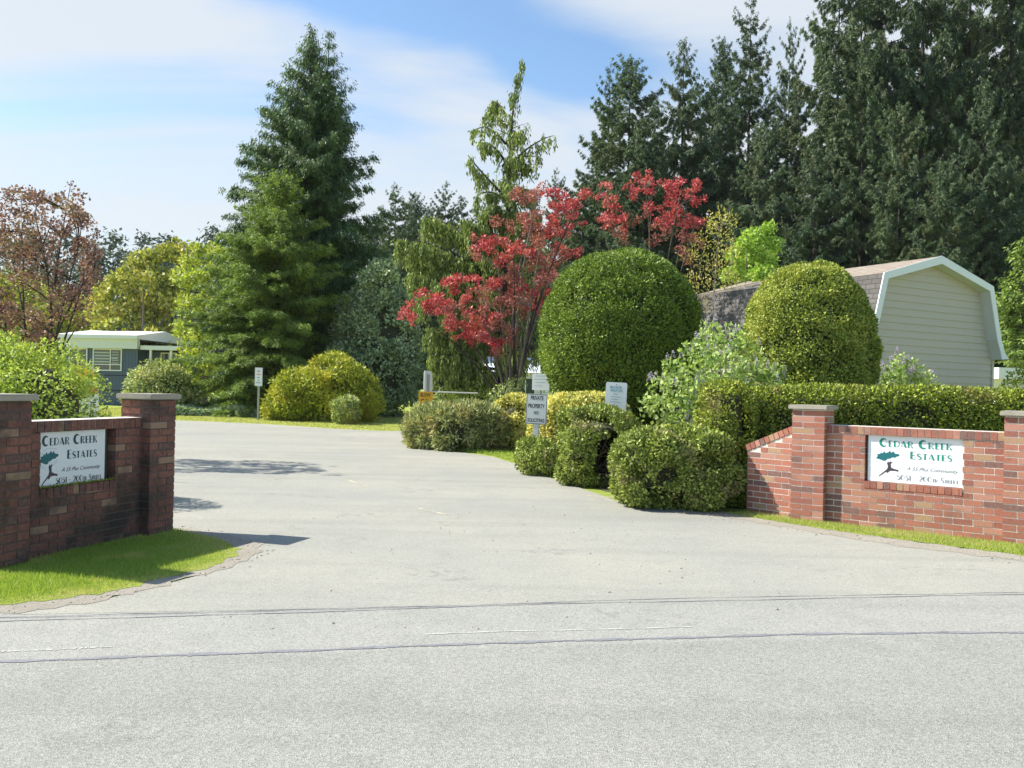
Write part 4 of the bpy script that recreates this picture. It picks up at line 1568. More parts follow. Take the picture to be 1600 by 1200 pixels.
def block_watch_sign():
    d = 15.6
    q = P(958, 620, d)
    o = thing('block_watch_sign', 'pale block watch sign standing between yellow bush and large topiary', 'sign', (q.x, d, 0), R(5))
    o.rotation_euler = (0, R(2.0), R(-14))
    Geo().box(-0.02, 0.02, 0.0, 0.03, 0, 1.30).build('post', M['galv'], o)
    p = plate(o, 0.385, 1.18, 1.78, M['sign_white'], -0.012, 0.035)
    for w_, z_ in (('BLOCK', 1.665), ('WATCH', 1.605)):
        g = Geo()
        text_geo(g, w_, -0.11, 0.105, z_, 0.048, -0.0145, bold=0.03)
        g.build('lettering', M['ink_blue'], p)
    g = Geo()
    for k, (a, b) in enumerate(((-0.05, 0.03), (-0.10, 0.10), (-0.08, 0.04), (-0.10, 0.09))):
        stroke(g, [(a, 1.565 - k * 0.045, 0.014), (b, 1.565 - k * 0.045 - (0.01 if k else 0), 0.014)], -0.0145)
    g.build('faded_print', M['ink_pale'], p)
    Geo().prism([(0.008 * math.cos(a), -0.013, 1.74 + 0.008 * math.sin(a)) for a in np.linspace(0, 6.28, 9)[:-1]], (0, -0.004, 0)).build('bolt', M['ink'], p)


block_watch_sign()


def parking_sign():
    d = 37.2
    q = P(404, 600, d)
    o = thing('parking_sign', 'narrow white sign with faded red print on post by far lawn', 'sign', (q.x, d, 0), R(-8))
    Geo().box(-0.045, 0.045, 0, 0.06, 0, 1.5).build('post', M['galv'], o)
    p = plate(o, 0.34, 1.48, 2.27, M['sign_white'], -0.01, 0.01)
    g = Geo()
    text_geo(g, 'NO', -0.07, 0.07, 2.06, 0.10, -0.0125, bold=0.03)
    stroke(g, [(-0.1, 1.98, 0.04), (0.11, 1.97, 0.04)], -0.0125)
    g.build('faded_red_print', M['ink_red'], p)
    g = Geo()
    for k, (a, b) in enumerate(((-0.07, 0.05), (-0.04, 0.04), (-0.11, 0.11))):
        stroke(g, [(a, 1.84 - k * 0.11, 0.03), (b, 1.84 - k * 0.11, 0.03)], -0.0125)
    g.build('faded_print', M['ink_grey'], p)


parking_sign()


def yellow_sign():
    d = 26.2
    q = P(665, 625, d)
    o = thing('caution_sign', 'orange yellow sign at the edge of the left juniper bush', 'sign', (q.x, d, 0), R(8))
    Geo().box(-0.21, -0.17, 0, 0.03, 0, 1.5).build('post', M['galv'], o)
    p = plate(o, 0.43, 1.0, 1.47, M['sign_yellow'], -0.01, 0.01)
    g = Geo()
    text_geo(g, 'SLOW', -0.16, 0.15, 1.31, 0.11, -0.0125, bold=0.03)
    stroke(g, [(-0.15, 1.2, 0.03), (-0.05, 1.24, 0.03)], -0.0125)
    stroke(g, [(0.0, 1.22, 0.04), (0.04, 1.22, 0.04)], -0.0125)
    g.build('lettering', M['bark'], p)
    o2 = thing('wooden_post', 'weathered white wooden gate post rising behind the orange yellow sign', 'post', (q.x - 0.02, d + 0.9, 0), R(10))
    g = Geo()
    g.prism([(-0.13, 0, 0), (0.13, 0, 0), (0.13, 0, 1.98), (0.08, 0, 2.1), (-0.10, 0, 2.12), (-0.13, 0, 2.06)], (0, 0.12, 0))
    g.build('post_body', M['post_white'], o2)
    Geo().box(-0.05, 0.04, -0.012, -0.001, 0.1, 2.0).build('strip', M['galv'], o2)
    g = Geo().tube([(0.13, 0.06, 1.46), (0.8, 0.1, 1.45), (1.6, 0.2, 1.44)], 0.022, 6)
    g.build('rail', M['post_white'], o2)


yellow_sign()


def realty_sign():
    d = 14.2
    q = P(140, 630, d)
    o = thing('lawn_sign', 'white lawn sign with yellow top and red band beside bright shrub', 'sign', (q.x, d, 0), R(-12))
    g = Geo()
    g.prism([(-0.5, 0, 0.75), (0.16, 0, 0.75), (0.16, 0, 1.56), (0.0, 0, 1.86), (-0.34, 0, 1.86), (-0.5, 0, 1.56)], (0, 0.012, 0))
    p = g.build('board', M['sign_white'], o)
    Geo().prism([(-0.5, -0.003, 1.60), (0.145, -0.003, 1.60), (0.0, -0.003, 1.86), (-0.34, -0.003, 1.86)], (0, 0.002, 0)).build('yellow_top', M['yellow'], p)
    Geo().box(-0.5, 0.14, -0.003, -0.001, 1.40, 1.57).build('red_band', M['red'], p)
    for w_, a_, z_, h_ in (('IT', 0.02, 1.18, 0.09), ('AM', -0.02, 0.95, 0.11)):
        g = Geo()
        text_geo(g, w_, a_, 0.12, z_, h_, -0.003, bold=0.03)
        g.build('lettering', M['ink'], p)
    g = Geo()
    text_geo(g, 'TR', 0.03, 0.11, 1.50, 0.05, -0.0045, bold=0.03)
    g.build('band_lettering', M['sign_white'], p)
    Geo().box(-0.52, -0.46, 0.013, 0.05, 0, 1.6).build('post', M['post_white'], o)


realty_sign()


# ------------------------------------------------------------------ clipped shrubs and hedges
def clipped(name, label, cat, base, bodies, n, L, Wd, mat, seed, depth=0.10, out=0.03, group=None, stick=0.55, extra=None, drop=None, twigs=None, shrink=0.06, trunk=None, tuft=0.0, ts=9.0, pits=0.0, lumps=None):
    """bodies: list of dict for superell in local coordinates around base"""
    rng = np.random.RandomState(seed)
    o = thing(name, label, cat, base, 0, group)
    g = Geo()
    meshes = [superell(seed=seed + i * 7, **b) for i, b in enumerate(bodies)]
    nbody = len(meshes)
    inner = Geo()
    if lumps:
        for (V, F) in list(meshes):
            Pn, Nn = sample_surface(V, F, lumps[0], rng)
            for p_, n_ in zip(Pn, Nn):
                r_ = rng.uniform(lumps[1], lumps[2])
                if p_[2] < r_ * 0.3: continue
                c_ = p_ - n_ * r_ * 0.55
                meshes.append(superell(c_[0], c_[1], c_[2], r_ * rng.uniform(0.8, 1.3), r_ * rng.uniform(0.8, 1.3), r_ * rng.uniform(0.7, 1.0), nu=20, nv=12, amp=0.02))
    areas = [(np.ptp(V[:, 0]) * np.ptp(V[:, 1]) + np.ptp(V[:, 2]) * (np.ptp(V[:, 0]) + np.ptp(V[:, 1]))) for V, F in meshes]
    for i_, ((V, F), a) in enumerate(zip(meshes, areas)):
        if extra: V = extra(V)
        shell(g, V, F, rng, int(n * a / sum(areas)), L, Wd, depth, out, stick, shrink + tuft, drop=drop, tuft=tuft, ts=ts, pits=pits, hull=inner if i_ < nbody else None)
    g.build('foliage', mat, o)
    inner.build('inner_dark_body', M['inner'], o)  # closed body: inner twigs, coloured dark so leaf gaps look shaded
    if twigs:
        tg = Geo()
        twigs(tg, rng)
        tg.build('bare_branches', M['twig'], o)
    if trunk:
        tg = Geo()
        trunk(tg, rng)
        tg.build('trunk', M['bark'], o)
    return o


def px2m(px, d): return px * d / FPX


# big round topiary, straight sides, flat-ish base above the ground
b = B(966, 20.0)
clipped('round_topiary', 'huge dark green clipped dome, the larger topiary behind the bushes', 'topiary', b,
        [dict(cx=0, cy=0, cz=2.78, rx=1.80, ry=1.8, rz=2.03, n=2.15, nvz=2.25, amp=0.035, nscale=2.2, nu=90, nv=60, zcut=0.7)],
        190000, 0.062, 0.032, M['topiary'], 31, depth=0.13, out=0.03, tuft=0.05, ts=8, pits=0.6, group='clipped topiary domes',
        trunk=lambda g, r: [g.tube([(x, y, 0), (x * 1.5, y * 1.4, 1.2)], [0.09, 0.07], 7) for x, y in ((0, 0), (0.3, 0.2), (-0.35, 0.1), (0.1, -0.3))])
b = B(1260, 16.6)
clipped('round_topiary', 'yellow green clipped dome in front of the tan house, smaller topiary', 'topiary', b,
        [dict(cx=0, cy=0, cz=2.17, rx=1.21, ry=1.21, rz=1.94, n=2.1, nvz=2.35, amp=0.03, nscale=2.6, nu=90, nv=60, zcut=0.3)],
        150000, 0.055, 0.030, M['topiary_gold'], 32, depth=0.12, out=0.03, tuft=0.045, ts=9, pits=0.65, group='clipped topiary domes',
        trunk=lambda g, r: [g.tube([(x, y, 0), (x * 1.5, y * 1.4, 1.0)], [0.08, 0.06], 7) for x, y in ((0, 0), (0.25, 0.2), (-0.3, 0.1))])

# long hedge behind the right wall; its left end comes down to the driveway
hl = G(1150, 800)
hdir = Vector((math.cos(R(-8)), math.sin(R(-8)), 0))
hb = Vector((3.42, 12.75, 0))
clipped('long_hedge', 'long flat topped yellow green hedge behind the right brick wall', 'hedge', hb,
        [dict(cx=4.25, cy=0.22, cz=0.86, rx=4.55, ry=0.62, rz=0.88, n=7, nvz=6, rz_ang=R(-4), amp=0.035, nscale=2.4, nu=220, nv=44),
         dict(cx=-0.26, cy=-0.02, cz=0.86, rx=0.36, ry=0.56, rz=0.88, n=4, nvz=6, amp=0.05, nscale=3.0)],
        230000, 0.052, 0.028, M['hedge'], 33, depth=0.12, out=0.03, tuft=0.03, ts=9, pits=0.8)

# clipped shrubs along the driveway
def bush(label, px0, px1, ytop, ybot, n, mat, seed, L=0.06, Wd=0.03, ry=None, nn=2.6, nz=3.0, drop=None, extra=None, twigs=None, name='clipped_bush', group='clipped bushes along the driveway', lobes=(), amp=0.10, nscale=2.6, cat='bush', depth=0.11, out=0.04, yoff=0.55, stick=0.55, tuft=0.06, ts=9.0, pits=0.95, lumps=(16, 0.12, 0.24)):
    g0 = G((px0 + px1) / 2, ybot)
    d = g0.y + yoff
    rx = px2m((px1 - px0) / 2, d)
    b_ = B((px0 + px1) / 2, d)
    ztop = P((px0 + px1) / 2, ytop, d).z - tuft - out * 0.5
    rx = rx - tuft
    ry = ry or rx * 0.95
    bodies = [dict(cx=0, cy=0, cz=ztop * 0.5, rx=rx, ry=ry, rz=ztop * 0.5, n=nn, nvz=nz, amp=amp, nscale=nscale)]
    for (lx, ly, lz, lrx, lry, lrz) in lobes:
        bodies.append(dict(cx=lx, cy=ly, cz=lz, rx=lrx, ry=lry, rz=lrz, n=2.2, nvz=2.2, amp=amp, nscale=nscale))
    return clipped(name, label, cat, b_, bodies, n, L, Wd, mat, seed, depth, out, group, stick, extra, drop, twigs, tuft=tuft, ts=ts, pits=pits, lumps=lumps)


bush('lowest rounded clipped bush at the foot of the private property sign', 806, 884, 684, 745, 26000, M['yewish'], 41, ry=0.6, nn=2.4, nz=2.6)


def dent2(V):
    q = np.array([0.10, -0.62, 0.5])
    d = np.linalg.norm((V - q) * np.array([1.3, 0.5, 0.9]), axis=1)
    k = np.clip(1 - d / 0.5, 0, 1)[:, None]
    return V + k * np.array([0.0, 0.25, 0.0])


def drop2(Pn, Nn):
    d = np.hypot((Pn[:, 0] - 0.14) / 0.27, (Pn[:, 2] - 0.46) / 0.40) + 0.22 * fnoise(Pn, 9, 8)
    return (d < 1.0) & (Pn[:, 1] < 0.25)


def twigs2(g, rng):
    for k in range(34):
        a = np.array([rng.uniform(-0.1, 0.35), 0.1, rng.uniform(0.02, 0.5)])
        e = np.array([rng.uniform(-0.15, 0.75), rng.uniform(-0.62, -0.3), rng.uniform(0.2, 1.05)])
        m = (a + e) / 2 + rng.normal(size=3) * 0.07
        g.tube([a, m, e], [0.011, 0.008, 0.004], 4, cap=False)


bush('middle clipped bush with a dark bare hollow full of twigs', 868, 1002, 640, 764, 62000, M['yewish'], 42, ry=0.72, nn=2.4, nz=2.9,
     extra=dent2, drop=drop2, twigs=twigs2, yoff=0.6)


def drop3(Pn, Nn):
    f = fnoise(Pn, 4.5, 3)
    return (Pn[:, 1] < 0.2) & (f > 0.42) & (np.abs(Pn[:, 2] - 0.6) < 0.4) & (np.random.RandomState(6).rand(len(Pn)) < 0.7)


def twigs3(g, rng):
    for k in range(70):
        an = rng.uniform(-2.6, -0.5)
        e = np.array([math.cos(an) * 0.95, math.sin(an) * 0.72, rng.uniform(0.2, 0.95)])
        a = e * np.array([0.5, 0.5, 0.8])
        g.tube([a, (a + e) / 2 + rng.normal(size=3) * 0.04, e], [0.009, 0.007, 0.003], 4, cap=False)


bush('largest clipped bush next to the hedge with brown patches', 958, 1150, 660, 800, 95000, M['yewish'], 43, ry=0.8, nn=3.4, nz=3.6, drop=drop3, twigs=twigs3, yoff=0.7)

# juniper bush left of the yellow one, and its loose left side
bush('dense grey green juniper bush right of the orange yellow sign', 672, 778, 626, 706, 60000, M['juniper'], 44, L=0.13, Wd=0.035, ry=1.1, nn=2.2, nz=2.4,
     name='juniper_bush', group=None, amp=0.12, nscale=2.2, lobes=((0.5, -0.2, 0.6, 0.65, 0.7, 0.55), (-0.85, 0.0, 0.5, 0.55, 0.6, 0.5)), yoff=1.0, depth=0.2, out=0.08, stick=0.9)
bush('bright lime green low bush behind the juniper', 694, 792, 600, 680, 16000, M['lime'], 45, L=0.10, Wd=0.045, ry=0.8, nn=2.2, nz=2.2, name='low_bush', group=None, yoff=1.5, depth=0.2, out=0.08)
bush('round variegated yellow bush left of the private property sign', 760, 850, 618, 707, 34000, M['euonymus'], 46, L=0.075, Wd=0.045, ry=0.62, nn=2.1, nz=2.3,
     name='variegated_bush', group='variegated yellow bushes', amp=0.09, nscale=3.2, yoff=0.8)
d_ = 18.2
b = B(905, d_)
clipped('variegated_bush', 'wide variegated yellow bush right of the private property sign', 'bush', b,
        [dict(cx=0, cy=0, cz=0.75, rx=px2m(80, d_), ry=0.7, rz=0.78, n=2.5, nvz=2.6, amp=0.09, nscale=3.0)],
        40000, 0.075, 0.045, M['euonymus'], 47, depth=0.12, out=0.05, group='variegated yellow bushes')

# golden mound on the far lawn
d_ = 38.0
b = B(512, d_)
k_ = d_ / FPX
clipped('golden_mound_bush', 'big golden green mounded bush on the far lawn', 'bush', b,
        [dict(cx=10 * k_, cy=0, cz=46 * k_, rx=60 * k_, ry=1.7, rz=56 * k_, n=2.0, nvz=2.1, amp=0.14, nscale=1.9),
         dict(cx=-40 * k_, cy=-0.2, cz=38 * k_, rx=34 * k_, ry=1.1, rz=44 * k_, n=2.0, nvz=2.1, amp=0.12, nscale=2.0),
         dict(cx=-60 * k_, cy=-0.3, cz=20 * k_, rx=22 * k_, ry=0.8, rz=32 * k_, n=2.0, nvz=2.0, amp=0.12, nscale=2.0),
         dict(cx=52 * k_, cy=-0.2, cz=28 * k_, rx=30 * k_, ry=1.0, rz=42 * k_, n=2.0, nvz=2.0, amp=0.12, nscale=2.0)],
        100000, 0.15, 0.06, M['golden'], 51, shrink=0.25, depth=0.2, out=0.08, tuft=0.12, ts=4.0, pits=0.95, lumps=(34, 0.3, 0.6))
g0 = G(540, 655)
bush('little round bush standing before the golden mound', 516, 566, 616, 664, 12000, M['rhodo'], 52, L=0.12, Wd=0.07, ry=0.6, nn=2.0, nz=2.1, name='small_round_bush', group=None, yoff=0.6)

# bright lime shrub behind the left wall
d_ = 11.6
b = B(52, d_)
clipped('lime_shrub', 'bright lime green leafy shrub behind the left brick wall', 'shrub', b,
        [dict(cx=0.0, cy=0, cz=1.0, rx=0.80, ry=0.8, rz=1.03, n=2.1, nvz=2.2, amp=0.10, nscale=2.6),
         dict(cx=-0.55, cy=0.1, cz=1.18, rx=0.62, ry=0.7, rz=0.95, n=2.0, nvz=2.1, amp=0.10, nscale=2.6)],
        60000, 0.055, 0.030, M['lime'], 53, depth=0.2, out=0.10, stick=0.3, tuft=0.08, ts=8, pits=0.95, lumps=(30, 0.12, 0.26))

# rhododendron by the mobile home
d_ = 42.0
b = B(252, d_)
k_ = d_ / FPX
clipped('rhododendron', 'pale green rhododendron bush in front of the blue mobile home', 'shrub', b,
        [dict(cx=0, cy=0, cz=32 * k_, rx=50 * k_, ry=1.3, rz=48 * k_, n=2.0, nvz=2.1, amp=0.14, nscale=1.8),
         dict(cx=26 * k_, cy=0.2, cz=24 * k_, rx=34 * k_, ry=1.1, rz=32 * k_, n=2.0, nvz=2.0, amp=0.14, nscale=1.8)],
        26000, 0.16, 0.075, M['rhodo'], 54, depth=0.25, out=0.1, tuft=0.12, ts=4, pits=0.9, lumps=(26, 0.25, 0.5))

# conical holly
d_ = 44.5
k_ = d_ / FPX
b = B(590, d_)
clipped('holly_tree', 'grey green conical holly between the dark fir and weeping cypress', 'tree', b,
        [dict(cx=0, cy=0, cz=90 * k_, rx=66 * k_, ry=2.0, rz=105 * k_, n=2.0, nvz=1.9, amp=0.22, nscale=1.4),
         dict(cx=2 * k_, cy=0, cz=165 * k_, rx=36 * k_, ry=1.2, rz=78 * k_, n=2.0, nvz=1.6, amp=0.18, nscale=1.6),
         dict(cx=-22 * k_, cy=-0.3, cz=140 * k_, rx=34 * k_, ry=1.2, rz=62 * k_, n=2.0, nvz=1.8, amp=0.18, nscale=1.6)],
        90000, 0.19, 0.10, M['holly'], 55, depth=0.3, out=0.12, tuft=0.14, ts=3.6, pits=0.9, lumps=(60, 0.3, 0.65))

# ivy / ground cover strip on the far lawn
rng = np.random.RandomState(60)
g = Geo()
n = 26000
ct = B(350, 41.0)
xx = rng.uniform(-3.2, 3.4, n)
C = np.stack([xx + ct.x, 41 + rng.uniform(-0.9, 0.9, n), rng.rand(n) ** 0.6 * (0.34 + 0.10 * np.sin(xx * 2.2))], 1)
blades(g, C, rng.normal(size=(n, 3)) + np.array([0, -0.3, 0.7]), 0.14 * rng.uniform(0.6, 1.3, n), 0.10, rng)
tag(g.build('ground_cover', M['ivy']), 'pale green ground cover strip at the back of the far lawn', 'ground cover', kind='stuff')


# strap leaved clump at the driveway corner
def strap_clump(label, loc, n, h, seed, mat):
    rng = np.random.RandomState(seed)
    o = thing('daylily_clump', label, 'plant', loc)
    g = Geo()
    for i in range(n):
        a = rng.rand() * 6.28
        r = rng.uniform(0.3, 1.0)
        hh = h * rng.uniform(0.6, 1.1)
        w = 0.018
        pts = [np.array([math.cos(a) * r * h * 0.7 * t, math.sin(a) * r * h * 0.7 * t, hh * (t * 1.5 - 0.6 * r * t * t)]) for t in np.linspace(0, 1, 6)]
        sd_ = np.array([-math.sin(a), math.cos(a), 0]) * w
        V, F = [], []
        for k, p in enumerate(pts):
            ww = sd_ * (1 - k / 5.2)
            V += [p - ww, p + ww]
        for k in range(5):
            F.append([2 * k, 2 * k + 1, 2 * k + 3, 2 * k + 2])
        g.add(V, F)
    g.build('leaves', mat, o)


strap_clump('spiky strap leaved clump at the driveway corner by the juniper', G(634, 690), 50, 0.62, 70, M['strap'])
strap_clump('yellowish low clump tucked between strap leaves and juniper', G(656, 692), 90, 0.42, 71, M['euonymus'])


# ------------------------------------------------------------------ lilacs
def leafy(name, label, cat, base, clumps, per, L, Wd, mat, seed, trunk=True, ref=0.5, tmat='bark_grey', r0=0.06, fork=0.3, squash=0.85, up=0.3, extra_parts=(), group=None, hull=0.0, nl=None, forkn=5, bmax=8):
    """clumps: local (x,y,z,r)"""
    rng = np.random.RandomState(seed)
    o = thing(name, label, cat, base, 0, group)
    c = np.array([[x, y, z] for x, y, z, r in clumps])
    r = np.array([q[3] for q in clumps])
    g = Geo()
    clump_leaves(g, c, r, rng, per, L, Wd, squash, up, ref)
    g.build('crown', mat, o)
    if trunk:
        tg = Geo()
        sel = c if nl is None or nl >= len(c) else c[rng.choice(len(c), nl, replace=False)]
        limbs(tg, (0, 0, 0), sel, rng, fork, r0, forkn, bmax=bmax)
        tg.tube([(0, 0, 0), (0.01, 0.0, fork * 1.2)], [r0 * 1.6, r0 * 1.2], 8)
        tg.build('trunk', M[tmat], o)
    for (pn, pm, fn) in extra_parts:
        pg = Geo()
        fn(pg, rng, c, r)
        pg.build(pn, M[pm], o)
    return o


def panicles(num, size, outer=1.0):
    def fn(g, rng, c, r):
        j = rng.randint(0, len(c), num)
        d = norm(rng.normal(size=(num, 3)) + np.array([-0.1, -0.9, 0.35]))
        st = c[j] + d * (r[j] * outer)[:, None]
        for s in st:
            m = 46
            t = rng.rand(m)
            a = rng.rand(m) * 6.28
            rad = size * 0.32 * (1 - t) ** 0.7
            C = s + np.stack([np.cos(a) * rad, np.sin(a) * rad, t * size], 1)
            blades(g, C, rng.normal(size=(m, 3)), size * 0.14, size * 0.11, rng)
    return fn


def px_clumps(lst, base, d0, seed, dj=0.6):
    """clumps given as seen in the photograph (x, y, radius px) at a depth with real depth scatter"""
    rng = np.random.RandomState(seed)
    out = []
    for it in lst:
        x, y, r = it[:3]
        dd = d0 + (it[3] if len(it) > 3 else rng.uniform(-dj, dj))
        q = P(x, y, dd) - Vector(base)
        out.append((q.x, q.y, q.z, px2m(r, dd)))
    return out


d_ = 14.6
b = B(1085, d_)
L1 = [(1035, 640, 30), (1060, 610, 34), (1090, 580, 36), (1115, 548, 34), (1145, 530, 28), (1130, 575, 36), (1100, 625, 38), (1140, 610, 38), (1070, 655, 34), (1030, 600, 18),
      (1170, 590, 34), (1195, 580, 26), (1165, 550, 26), (1110, 515, 18), (1205, 600, 22), (1050, 575, 18), (1120, 640, 34), (1085, 545, 20), (1015, 630, 16), (1215, 590, 14)]
leafy('lilac_bush', 'large pale green lilac with whitish flower heads left of the hedge', 'shrub', b, px_clumps(L1, b, d_, 81, 0.45), 330, 0.085, 0.055, M['lilac'], 81,
      ref=0.4, group='lilac bushes', extra_parts=(('blossoms', 'blossom', panicles(60, 0.13, 0.95)),))
d_ = 19.5
b = B(1412, d_)
L2 = [(1395, 585, 22), (1420, 580, 22), (1440, 590, 18), (1405, 565, 14), (1380, 590, 14), (1450, 600, 14), (1412, 605, 26)]
leafy('lilac_bush', 'small lilac with mauve flower heads against the tan siding', 'shrub', b, px_clumps(L2, b, d_, 82, 0.25), 330, 0.09, 0.06, M['lilac'], 82,
      ref=0.4, group='lilac bushes', extra_parts=(('blossoms', 'blossom_pink', panicles(34, 0.17, 0.95)),))

# small shrubs around the white house
b = B(795, 26.0)
leafy('leafy_shrub', 'loose pale green shrub left of the small notice board', 'shrub', b, px_clumps([(790, 612, 16), (805, 600, 14), (780, 628, 16), (800, 625, 16), (770, 618, 10)], b, 26.0, 84, 0.3), 300, 0.09, 0.05, M['rhodo'], 84, ref=0.4, r0=0.02, fork=0.5)
b = B(1590, 24.5)
leafy('leafy_shrub', 'pale yellow green shrub above the hedge at the right edge', 'shrub', b, px_clumps([(1585, 592, 16), (1598, 575, 14), (1608, 590, 18), (1575, 604, 12), (1620, 570, 22)], b, 24.5, 85, 0.3), 260, 0.10, 0.05, M['spring'], 85, ref=0.4)


# ------------------------------------------------------------------ trees
def sil(points):
    tt = [p[0] for p in points]
    rr = [p[1] for p in points]
    return lambda t: float(np.interp(t, tt, rr))


def H_at(px, py, d):
    return P(px, py, d).z


def tree_obj(name, label, loc, crown, trunk, cmat, tmat='bark', group=None, rz=0.0):
    o = thing(name, label, 'tree', loc, rz, group)
    crown.build('crown', M[cmat], o)
    trunk.build('trunk', M[tmat], o)
    return o


# tall dark cedar with two leading tops
d_ = 48.0
b = B(462, d_)
H = H_at(475, 40, d_)
c1, t1 = conifer(101, H, px2m(124, d_), nb=330, prof=sil([(0, .95), (.35, 1.0), (.55, .92), (.68, .70), (.80, .45), (.90, .20), (.96, .08), (1, .01)]), t0=0.05, e=(0.0, 0.8), droop=(0.55, 0.5),
                 dens=150, L=0.21, Wd=0.048, hang=0.9, spray=0.24, irregular=0.28, upturn=0.3, lean=(px2m(13, d_), 0), twigs=4.5, jit=0.2)
conifer(102, H * 0.995, px2m(64, d_), nb=120, prof=sil([(0, 0.5), (.5, .9), (.68, .9), (.80, .75), (.9, .34), (.96, .13), (1, .01)]), t0=0.5, e=(0.1, 0.9), droop=(0.5, 0.4),
        dens=130, L=0.21, Wd=0.048, hang=0.8, spray=0.26, irregular=0.35, upturn=0.3, off=(px2m(16, d_), 0.3), lean=(px2m(24, d_), 0), crown=c1, trunk=t1, twigs=4.5, jit=0.2)
tree_obj('dark_cedar', 'tallest dark green cedar with twin pointed tops left of centre', b, c1, t1, 'cedar')

# hemlock in front of it, lit bright on its left side
d_ = 43.0
b = B(412, d_)
H = H_at(432, 268, d_)
c1, t1 = conifer(103, H, px2m(122, d_), nb=260, prof=sil([(0, .98), (.3, 1.0), (.55, .80), (.75, .52), (.9, .30), (1, .06)]), t0=0.02, e=(0.1, 0.75), droop=(0.42, 0.2),
                 dens=135, L=0.15, Wd=0.034, hang=0.3, spray=0.30, irregular=0.35, lean=(px2m(20, d_), 0), twigs=5.5, jit=0.18)
tree_obj('hemlock', 'broad lime tipped hemlock standing in front of the tallest dark cedar', b, c1, t1, 'hemlock')

# weeping cypress
d_ = 31.0
b = B(778, d_)
H = H_at(800, 92, d_)


def bend(t):
    k = max(0.0, (t - 0.88) / 0.12)
    return (px2m(14, d_) * k ** 1.6, 0)


c1, t1 = conifer(104, H, px2m(92, d_), nb=115, prof=sil([(0, .8), (.25, .95), (.42, .80), (.55, .50), (.66, .40), (.78, .34), (.84, .17), (.9, .09), (1, .04)]), t0=0.10, e=(0.25, 0.7), droop=(0.45, 0.35),
                 dens=60, L=0.17, Wd=0.045, hang=3.0, spray=0.10, irregular=0.6, lean=(px2m(16, d_), 0), bend=bend, hangers=0.9, hanglen=1.0, twigs=6, branch_r=0.03, pw=1.0, jit=0.12, trunk_r=0.17)
rng = np.random.RandomState(204)
arms = [((790, 180), (775, 150), (765, 165), 0.4), ((788, 250), (765, 215), (748, 225), 0.6), ((785, 310), (760, 290), (742, 310), 0.8), ((785, 330), (770, 310), (750, 340), 0.9), ((795, 215), (812, 200), (818, 215), 0.5), ((790, 260), (815, 250), (832, 262), 0.6), ((788, 300), (812, 290), (835, 300), 0.8), ((786, 340), (815, 330), (842, 340), 0.9), ((786, 290), (790, 270), (795, 290), 0.9), ((784, 360), (790, 330), (800, 360), 1.0), ((772, 500), (720, 400), (655, 470), 1.3), ((772, 540), (730, 430), (700, 520), 1.3), ((775, 620), (720, 560), (690, 610), 0.7), ((775, 450), (755, 380), (760, 400), 1.3), ((780, 420), (770, 330), (750, 360), 1.3), ((770, 440), (700, 375), (617, 372), 1.0), ((770, 460), (690, 395), (640, 400), 1.0), ((772, 430), (720, 340), (660, 340), 1.1), ((775, 480), (700, 440), (640, 425), 1.2), ((782, 300), (745, 262), (731, 242), 0.8), ((785, 260), (800, 240), (845, 245), 0.6),
        ((787, 270), (825, 222), (864, 212), 0.6), ((790, 225), (762, 186), (737, 206), 0.45), ((792, 200), (775, 170), (758, 180), 0.4), ((775, 560), (720, 500), (668, 515), 1.2), ((778, 590), (710, 540), (672, 560), 1.0), ((775, 520), (720, 470), (690, 470), 1.2),
        ((775, 560), (790, 520), (800, 500), 1.0), ((770, 400), (745, 350), (730, 345), 1.2), ((780, 350), (810, 300), (838, 300), 1.0), ((776, 500), (740, 430), (700, 430), 1.3), ((775, 600), (740, 540), (700, 560), 1.1), ((775, 600), (800, 560), (820, 560), 0.7)]
for ai, (p0, p1, p2, hl) in enumerate(arms):
    dy = rng.uniform(-1.2, 1.0)
    A0 = np.array(P(*p0, d_) - b)
    A1 = np.array(P(*p1, d_ + dy * 0.6) - b)
    A2 = np.array(P(*p2, d_ + dy) - b)
    s = np.linspace(0, 1, 12)[:, None]
    q = (1 - s) ** 2 * A0 + 2 * s * (1 - s) * A1 + s ** 2 * A2
    t1.tube(q, np.linspace(0.05, 0.012, 12), 5, cap=False)
    nst = 140 if p2[1] > 320 else 34
    ss = rng.uniform(0.15, 1, nst)[:, None]
    st = (1 - ss) ** 2 * A0 + 2 * ss * (1 - ss) * A1 + ss ** 2 * A2 + rng.normal(size=(nst, 3)) * np.array([0.07, 0.22, 0.05])
    for x in st:
        ln = hl * (0.2 + 0.8 * rng.rand() ** 1.6)
        m = int(ln * 34) + 6
        v = rng.rand(m)
        C = x + np.stack([rng.normal(size=m) * 0.045, rng.normal(size=m) * 0.045, -ln * v], 1)
        blades(c1, C, np.array([0, 0, -1.0]) + rng.normal(size=(m, 3)) * 0.28, 0.17 * rng.uniform(0.6, 1.2, m), 0.05, rng)
tree_obj('weeping_cypress', 'slender weeping cypress with drooping branches and a bent tip', b, c1, t1, 'cypress', 'bark_dark')

# ---- red maples
def subdivide(lst, k, f, seed):
    r_ = np.random.RandomState(seed)
    out = []
    for x, y, r in lst:
        for i in range(k):
            a, q = r_.rand() * 6.28, r * r_.uniform(0.2, 1.35)
            out.append((x + math.cos(a) * q, y + math.sin(a) * q * 0.8, r * f * r_.uniform(0.7, 1.3)))
    return out


